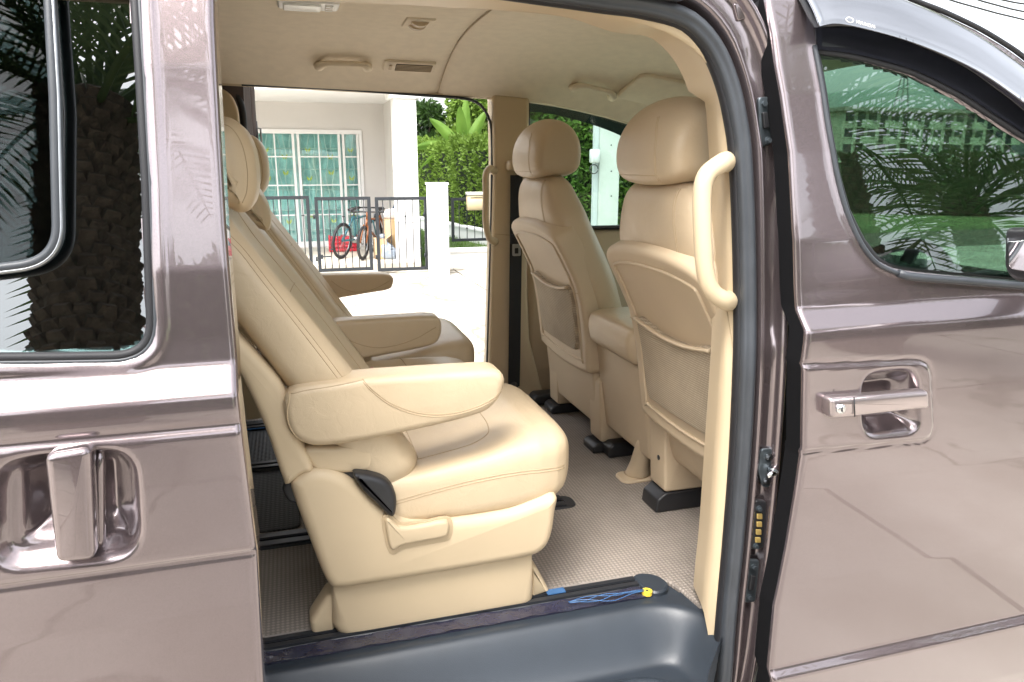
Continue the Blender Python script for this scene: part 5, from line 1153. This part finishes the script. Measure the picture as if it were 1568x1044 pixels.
tree('round pale tree behind the banana leaves', (X_at(700, 24), 24, 0), 3.2, 1.1, 6000, .17, LEAF, 14, 'trees behind the hedge')
tree('big dark tree over the hedge in the far front window', (7.2, 13, 0), 4.6, 2.4, 9000, .2, LEAF_D, 13, 'trees behind the hedge')
# banana plant
bb = at(712, 262, Y=17.2); t = thing('banana_plant', 'banana plant with long bright leaves rising over the hedge', 'banana plant', (bb[0], bb[1], 0)); q = MB(); q.tube([(bb[0], bb[1], 0), (bb[0]+.03, bb[1], 1.0), (bb[0], bb[1], 2.1)], [.13, .11, .08], 12); q.build('stem', mat('banana_stem', (.22, .26, .08), .7), t, True)
for (dx, dz, ln, curl, az) in ((-1.0, .55, 1.6, .9, 3.3), (-.6, .8, 1.5, .5, 2.6), (-.25, 1.2, 1.35, .25, 4.0), (.10, 1.3, 1.5, .1, .5), (.5, 1.1, 1.4, .3, 0.2), (-.8, .2, 1.4, 1.2, 3.9), (.8, .6, 1.5, .8, 5.6)):
    u = np.array([math.cos(az)*abs(dx), math.sin(az)*.35, dz]); u /= np.linalg.norm(u); sd_ = np.cross(u, [0.15, 1.0, 0.2]); sd_ /= np.linalg.norm(sd_); G = []; base = np.array([bb[0], bb[1], 1.75])
    for s_ in np.linspace(0, 1, 18):
        c = base+u*ln*s_-np.array([0, 0, 1])*curl*.45*s_**2.2*ln; w = .13*math.sin(math.pi*min(1, .08+s_*.92))**.6+.006
        G.append([c+sd_*w*k+np.cross(sd_, u)*(.07*abs(k)*w/.13) for k in (-1, -.5, 0, .5, 1)])
    v, f = grid_geo(np.array(G)); obj('leaf', v, f, LEAF_B, t)
# power pole outside the far front window
py_ = 7.0; x0, x1 = X_at(917, py_), X_at(947, py_); t = thing('power_pole', 'square pale concrete power pole seen through the far front window', 'pole', ((x0+x1)/2, py_, 0)); POLE = mat('pole_concrete', (.36, .385, .375), .85, noise=.08, nscale=5)
q = MB(); q.box(x0, x1, py_, py_+.2, -.02, 8); q.build('shaft', POLE, t); q = MB(); q.box(x0-.055, x0-.003, py_+.03, py_+.09, 0, 6); q.build('conduit', mat('grey_pvc', (.35, .38, .40), .5), t)
for a in (200, 222, 262, 300): p = at(936, a, Y=py_); q = MB(); q.tube([(p[0], py_+.004, p[2]), (p[0], py_-.002, p[2])], .009, 10); q.build('bolt_hole', BLACKP, t, True)
p = at(912, 238, Y=py_-.04); box('meter_box', (p[0]-.055, p[0]+.045, py_-.07, py_+.02, p[2]-.08, p[2]+.07), mat('meter_grey', (.45, .47, .48), .5), t, .01); q = MB(); q.tube([(p[0]-.02+.05*math.cos(a), py_-.05, p[2]-.15+.05*math.sin(a)) for a in np.linspace(0, 6, 20)], .006, 6); q.build('cable_loop', BLACKP, t, True)

# ---------------- things left on the porch: bicycles, cartons, crates
def bicycle(label, c1, c2, rw, col, tilt, wide):
    """two wheels at c1 and c2 (ground contact), frame between"""
    c1, c2 = np.array(c1, float), np.array(c2, float); d = c2-c1; L_ = np.linalg.norm(d); d /= L_; up_ = np.array([0, 0, 1.0]); s_ = np.cross(d, up_); up_ = up_*math.cos(tilt)+s_*math.sin(tilt)
    t = thing('bicycle', label, 'bicycle', tuple((c1+c2)/2)); M_ = mat('frame_'+label[:8].replace(' ', '_'), col, .35)
    for c in (c1, c2):
        h = c+up_*rw; q = MB(); q.tube([h+(d*math.cos(a)+up_*math.sin(a))*(rw-.022) for a in np.linspace(0, 6.2832, 32, endpoint=False)], .024, 8, True); w_ = q.build('wheel', DARKRUB, t, True)
        q = MB(); q.tube([h+(d*math.cos(a)+up_*math.sin(a))*(rw-.052) for a in np.linspace(0, 6.2832, 32, endpoint=False)], .008, 6, True); q.build('rim', STEEL, w_, True)
        q = MB()
        for a in np.linspace(0, 6.2832, 16, endpoint=False): q.tube([h, h+(d*math.cos(a)+up_*math.sin(a))*(rw-.05)], .0022, 4)
        q.build('spokes', STEEL, w_, True)
    h1, h2 = c1+up_*rw, c2+up_*rw; bbk = h1+d*L_*.42-up_*.02; st = bbk+up_*.40-d*.10; hd = h2-d*.16+up_*.36; hd2 = hd-up_*.10+d*.02
    q = MB()
    for a, b in ((h1, bbk), (h1, st), (bbk, st), (bbk, hd2), (st-up_*.05, hd), (hd, hd2)): q.tube([a, b], .018, 8)
    q.build('frame', M_, t, True); q = MB(); q.tube([h2-s_*.05, hd2-s_*.04+up_*.02], .014, 8); q.tube([h2+s_*.05, hd2+s_*.04+up_*.02], .014, 8); q.tube([hd, hd+up_*.12], .014, 8); q.build('fork', M_, t, True)
    hb = hd+up_*.12; q = MB(); q.tube([hb-s_*.26+d*-.05, hb-s_*.1, hb+s_*.1, hb+s_*.26+d*-.05], .013, 8); q.tube([hb-s_*.27-d*.05, hb-s_*.18-d*.03], .02, 8); q.tube([hb+s_*.27-d*.05, hb+s_*.18-d*.03], .02, 8); q.build('handlebar', BLACKP, t, True)
    sd_ = st+up_*.10; q = MB(); q.tube([st, sd_], .012, 8); q.tube([sd_-d*.12, sd_-d*.02+up_*.015, sd_+d*.12], [.055, .05, .018], 10, flat=.5); q.build('saddle', BLACKP, t, True)
    q = MB(); q.tube([bbk-s_*.05, bbk+s_*.05], .06, 18); q.tube([bbk+s_*.05, bbk+s_*.06+d*.12-up_*.1], .012, 6); q.build('crank', STEEL, t, True)
def pg(px, py, z=.09): return at(px, py, Z=z)
bicycle('blue bicycle with big dark wheel leaning behind the gate', pg(523, 396), pg(571, 385), .29, (.05, .17, .21), .10, 1)
bicycle('orange bicycle facing forward beside the cartons', pg(592, 384), pg(556, 398), .27, (.22, .07, .02), -.06, 1)
CARD = mat('cardboard', (.50, .36, .22), .85, noise=.08, nscale=6)
def carton(label, x0, x1, y0, y1, z0, z1, flaps):
    t = thing('carton', label, 'box', ((x0+x1)/2, (y0+y1)/2, z0), 'cartons on the porch'); box('body', (x0, x1, y0, y1, z0, z1), CARD, t, .004)
    q = MB(); q.box((x0+x1)/2-.025, (x0+x1)/2+.025, y0-.002, y0-.0005, z0, z1); q.build('tape', mat('parcel_tape', (.42, .30, .16), .3), t)
    if flaps:
        for s_ in (-1, 1): xa = x0 if s_ < 0 else x1; v = [(xa, y0, z1), (xa, y1, z1), (xa+s_*.10, y1, z1+.07), (xa+s_*.10, y0, z1+.07)]; v += [(a, b, c-.004) for a, b, c in v]; obj('flap', v, [(0, 1, 2, 3), (7, 6, 5, 4), (0, 4, 5, 1), (1, 5, 6, 2), (2, 6, 7, 3), (3, 7, 4, 0)], CARD, t, False)
    return t
cx0, cx1 = X_at(588, 11.0), X_at(613, 11.0)
carton('tall brown carton standing by the white column', cx0, cx1, 11.0, 11.35, .09, Z_at(336, 11, 600), False)
carton('small open brown carton between bicycle and tall carton', X_at(571, 10.85), X_at(589, 10.85), 10.85, 11.1, .09, .42, True)
t = thing('grey_bag', 'crumpled grey plastic bag in front of the tall carton', 'bag', tuple(pg(598, 396))); b_ = pg(597, 396); rings = []
for i, (h, rr_) in enumerate(((0, .13), (.06, .17), (.14, .155), (.22, .11), (.28, .05), (.33, .08))): rings.append([(b_[0]+rr_*(1+.22*math.sin(5*a+i*2))*math.cos(a)-h*.3, b_[1]+rr_*.7*(1+.2*math.sin(4*a+i))*math.sin(a), .09+h) for a in np.linspace(0, 6.2832, 24, endpoint=False)])
obj('bag_body', *loft_geo(rings), mat('grey_plastic_film', (.30, .35, .42), .25, noise=.3, nscale=15, bump=1, bscale=25, bdist=.01), t)
q = MB(); q.tube([(b_[0]-.10, b_[1], .09+.30), (b_[0]-.11, b_[1], .09+.40)], [.03, .05], 8); q.build('bag_neck', MATS['grey_plastic_film'], t, True)
zt = Z_at(336, 11, 600)
t = thing('white_bundle', 'pale wrapped bundle lying on top of the tall carton', 'bundle', ((cx0+cx1)/2, 11.15, zt)); rings = []
for i, (h, rr_) in enumerate(((0, .09), (.03, .13), (.10, .13), (.15, .08), (.17, .02))): rings.append([((cx0+cx1)/2+rr_*(1+.12*math.sin(4*a+i))*math.cos(a), 11.15+rr_*.9*math.sin(a), zt+h) for a in np.linspace(0, 6.2832, 20, endpoint=False)])
obj('wrap', *loft_geo(rings), mat('pale_cloth', (.66, .62, .60), .8, noise=.15, nscale=9), t); q = MB(); q.tube([((cx0+cx1)/2-.10, 11.02, zt+.05), ((cx0+cx1)/2, 11.0, zt+.12), ((cx0+cx1)/2+.1, 11.03, zt+.06)], .008, 6); q.build('tie', mat('pink_cord', (.6, .35, .33), .7), t, True)
t = thing('broom', 'blue brush with black tip standing behind the tall carton', 'brush', (cx1-.05, 11.55, .09)); q = MB(); zz_ = Z_at(322, 11.55, 600); q.tube([(cx1-.12, 11.55, .09), (cx1-.02, 11.55, zz_)], .010, 8); q.build('handle', mat('brush_pole', (.55, .30, .28), .5), t, True)
q = MB(); e_ = np.array([cx1-.02, 11.55, zz_]); q.tube([e_, e_+[.03, 0, .10], e_+[.06, 0, .20]], [.05, .04, .03], 10, flat=.5); q.build('brush_head', mat('brush_blue', (.05, .09, .15), .7), t, True); q = MB(); q.tube([e_+[.06, 0, .20], e_+[.07, 0, .26]], [.03, .03], 8); q.build('tip', BLACKP, t, True)
for i, (pxa, pxb, lab) in enumerate(((500, 522, 'red plastic crate behind the big bicycle wheel'), (523, 545, 'red plastic crate under the bicycle frame'))):
    Yc = 12.1; x0, x1 = X_at(pxa, Yc), X_at(pxb, Yc); t = thing('crate', lab, 'crate', ((x0+x1)/2, Yc, .09), 'red crates'); z1 = .36 if i else .33
    for k in range(4): box('slat', (x0, x1, Yc, Yc+.02, .10+k*.066, .145+k*.066), RED, t, .004); box('slat', (x0, x1, Yc+.24, Yc+.26, .10+k*.066, .145+k*.066), RED, t, .004)
    q = MB()
    for xx_ in (x0, x1-.025):
        for yy_ in (Yc+.021, Yc+.215): q.box(xx_, xx_+.025, yy_, yy_+.024, .09, .37)
    q.box(x0, x1, Yc+.046, Yc+.214, .091, .10); q.build('corner_posts', RED, t)

# ---------------- what stands behind the photographer and shows in paint and glass
lw = obj('verge', [(x, y, .03) for x, y in [(-40, -40), (60, -40), (60, -6.2), (-40, -6.2)]], [(0, 1, 2, 3)], mat('verge_grass', (.075, .14, .03), .95, noise=.35, nscale=3, bump=.6, bscale=40, bdist=.03), None, False); structure(lw)
q = MB(); q.box(-40, 60, -6.2, -6.05, -.05, .10); kb_ = q.build('kerb', mat('kerb_concrete', (.42, .40, .36), .9, noise=.1, nscale=3)); structure(kb_)
rf = random.Random(4)
def frond_mesh():
    q = MB(); ax = [np.array([s*2.6, 0, 1.15*s-1.75*s*s]) for s in np.linspace(0, 1, 22)]; q.tube(ax, list(np.linspace(.028, .005, 22)), 6)
    A = cr_open(ax, 70); T = np.gradient(A, axis=0)
    for i in range(6, 70, 2):
        tt = T[i]/np.linalg.norm(T[i]); ln = .50*math.sin(math.pi*(.12+.86*i/70))**.7+.05
        for s_ in (-1, 1):
            d_ = tt*.62+np.array([0, s_*.78, .22+rf.uniform(-.1, .1)]); d_ /= np.linalg.norm(d_); w_ = np.cross(d_, [0, 0, 1.0]); w_ = w_/np.linalg.norm(w_)*.014; e_ = A[i]+d_*ln-np.array([0, 0, .10*ln])
            m_ = A[i]+d_*ln*.5; q.add([A[i]-w_*.5, A[i]+w_*.5, m_+w_, e_, m_-w_], [(0, 1, 2, 3, 4)])
    me = bpy.data.meshes.new('frond'); me.from_pydata([tuple(map(float, p)) for p in q.v], [], q.f); me.materials.append(PALM); return me
FR = frond_mesh()
def palm(label, x, y, h, seed, r0=.34):
    r_ = random.Random(seed); t = thing('palm_tree', label, 'palm tree', (x, y, 0), 'palms on the verge'); q = MB(); q.tube([(x, y, 0), (x, y, h*.5), (x, y, h)], [r0*.95, r0*.88, r0*.8], 20)
    nrow = int(h/.085)
    for i in range(nrow):
        z = .05+i*.085
        for j in range(14):
            a = 2*math.pi*(j+.5*(i % 2))/14+r_.uniform(-.09, .09); rr_ = r0*(.95-.15*z/h); c = np.array([x+rr_*math.cos(a), y+rr_*math.sin(a), z]); e = np.array([math.cos(a), math.sin(a), 0]); s_ = np.array([-math.sin(a), math.cos(a), 0]); k = r_.uniform(.5, 1.35)
            q.add([c-s_*.075-e*.02, c+s_*.075-e*.02, c+s_*.045+e*.05*k+[0, 0, .10], c-s_*.045+e*.05*k+[0, 0, .10], c-s_*.05-e*.02+[0, 0, .16], c+s_*.05-e*.02+[0, 0, .16]], [(0, 1, 2, 3), (3, 2, 5, 4), (0, 3, 4), (1, 5, 2)])
    q.build('trunk', BARK, t)
    for k in range(30):
        o = bpy.data.objects.new('frond', FR); C.objects.link(o); o.parent = t
        a = k*2.39996; el = 1.2-1.65*(k/29); o.location = (.12*math.cos(a), .12*math.sin(a), h+.1-.25*k/29); o.rotation_euler = (r_.uniform(-.3, .3), -el, a); sc = r_.uniform(.85, 1.15); o.scale = (sc, sc, sc)
    return t
palm('stout date palm mirrored in the sliding door window', -1.35, -4.3, 4.5, 1)
palm('date palm mirrored in the front door window', 5.0, -4.4, 4.6, 2)
palm('smaller date palm mirrored at the edge of the front window', 9.5, -6.8, 4.6, 3, .28)
hedge('tall hedge behind the palm trunk, mirrored low in the sliding door window', (-12, -7.6), (2.5, -7.6), .9, 0, 3.3, 26000, .12, leaf_mat('privet_leaf', (.05, .10, .02), (.11, .19, .04)), 21)
hedge('leafy bushes beside the second palm, mirrored in the front window', (4.2, -7.2), (22, -9.0), 1.2, 0, 2.9, 26000, .12, MATS['privet_leaf'], 22)
# block of flats far ahead of the van, seen through window and windscreen
FYY = 100; fx0, fx1 = X_at(1284, FYY, 250), X_at(1545, FYY, 250); fzt = float(at(1400, 172, Y=FYY)[2])
t = thing('apartment_block', 'four storey block of flats seen through the front door window', 'building', ((fx0+fx1)/2, FYY, 0)); BW = mat('flats_render', (.50, .47, .40), .9, noise=.12, nscale=.6); BD = mat('flats_glass', (.05, .06, .065), .15)
q = MB(); q.box(fx0, fx1, FYY, FYY+10, 0, fzt); q.build('wall', BW, t); q = MB(); q.box(fx0-.6, fx1+.6, FYY-.9, FYY+10.5, fzt, fzt+.6); q.build('roof', mat('flats_roof', (.30, .27, .24), .9), t)
sh_ = fzt/4; nb = 8; bw_ = (fx1-fx0)/nb
for st_ in range(4):
    for k in range(nb):
        x = fx0+k*bw_+.5; z = st_*sh_
        q = MB(); q.box(x, x+1.5, FYY-.06, FYY-.01, z+.9, z+2.2); w_ = q.build('window', BD, t); q = MB(); q.box(x-.1, x+1.6, FYY-.14, FYY-.01, z+.78, z+.89); q.build('sill', BW, w_)
        q = MB(); q.box(x+2.0, x+bw_-.4, FYY-1.4, FYY, z-.12, z+.05); q.box(x+2.0, x+bw_-.4, FYY-1.4, FYY-1.32, z+.05, z+1.0); b_ = q.build('balcony', BW, t); q = MB(); q.box(x+2.3, x+bw_-.7, FYY-.06, FYY-.01, z+.06, z+2.3); q.build('balcony_door', BD, b_)
mxx = float(at(1381, 150, Y=FYY+4)[0]); q = MB()
for a, b in ((-.8, -.8), (.8, -.8), (-.8, .8), (.8, .8)): q.tube([(mxx+a, FYY+4+b, fzt+.6), (mxx+a*.4, FYY+4+b*.4, fzt+6)], .12, 6)
for z, w_ in ((2.2, .65), (4, .5), (5.8, .34)): q.tube([(mxx-w_, FYY+4-w_, fzt+z), (mxx+w_, FYY+4-w_, fzt+z), (mxx+w_, FYY+4+w_, fzt+z), (mxx-w_, FYY+4+w_, fzt+z), (mxx-w_, FYY+4-w_, fzt+z)], .09, 5)
q.build('roof_mast', STEEL, t)
hedge('overgrown hedge ahead of the van, seen through the front door window', (15, 24), (27, 13), 1.6, 0, 1.75, 26000, .16, LEAF_D, 41)
# overhead wires crossing the sky beyond the van
for i, (a, b, c, d) in enumerate(((1480, -6, 1600, 24), (1495, -10, 1600, 10), (1520, -12, 1600, 3), (1430, -8, 1600, 37))):
    p0, p1 = at(a, b, Y=12), at(c, d, Y=12); dd = p1-p0; pts = [p0+dd*k+np.array([0, 0, -.5*(k*(1-k))*.25]) for k in np.linspace(-6, 4, 30)]
    w_ = tube('power_line', pts, .018, BLACKP, None, 6); tag(w_, ['lowest', 'second', 'third', 'topmost'][[3, 0, 1, 2].index(i)]+' thin black power line crossing the white sky', 'wire', 'power lines');
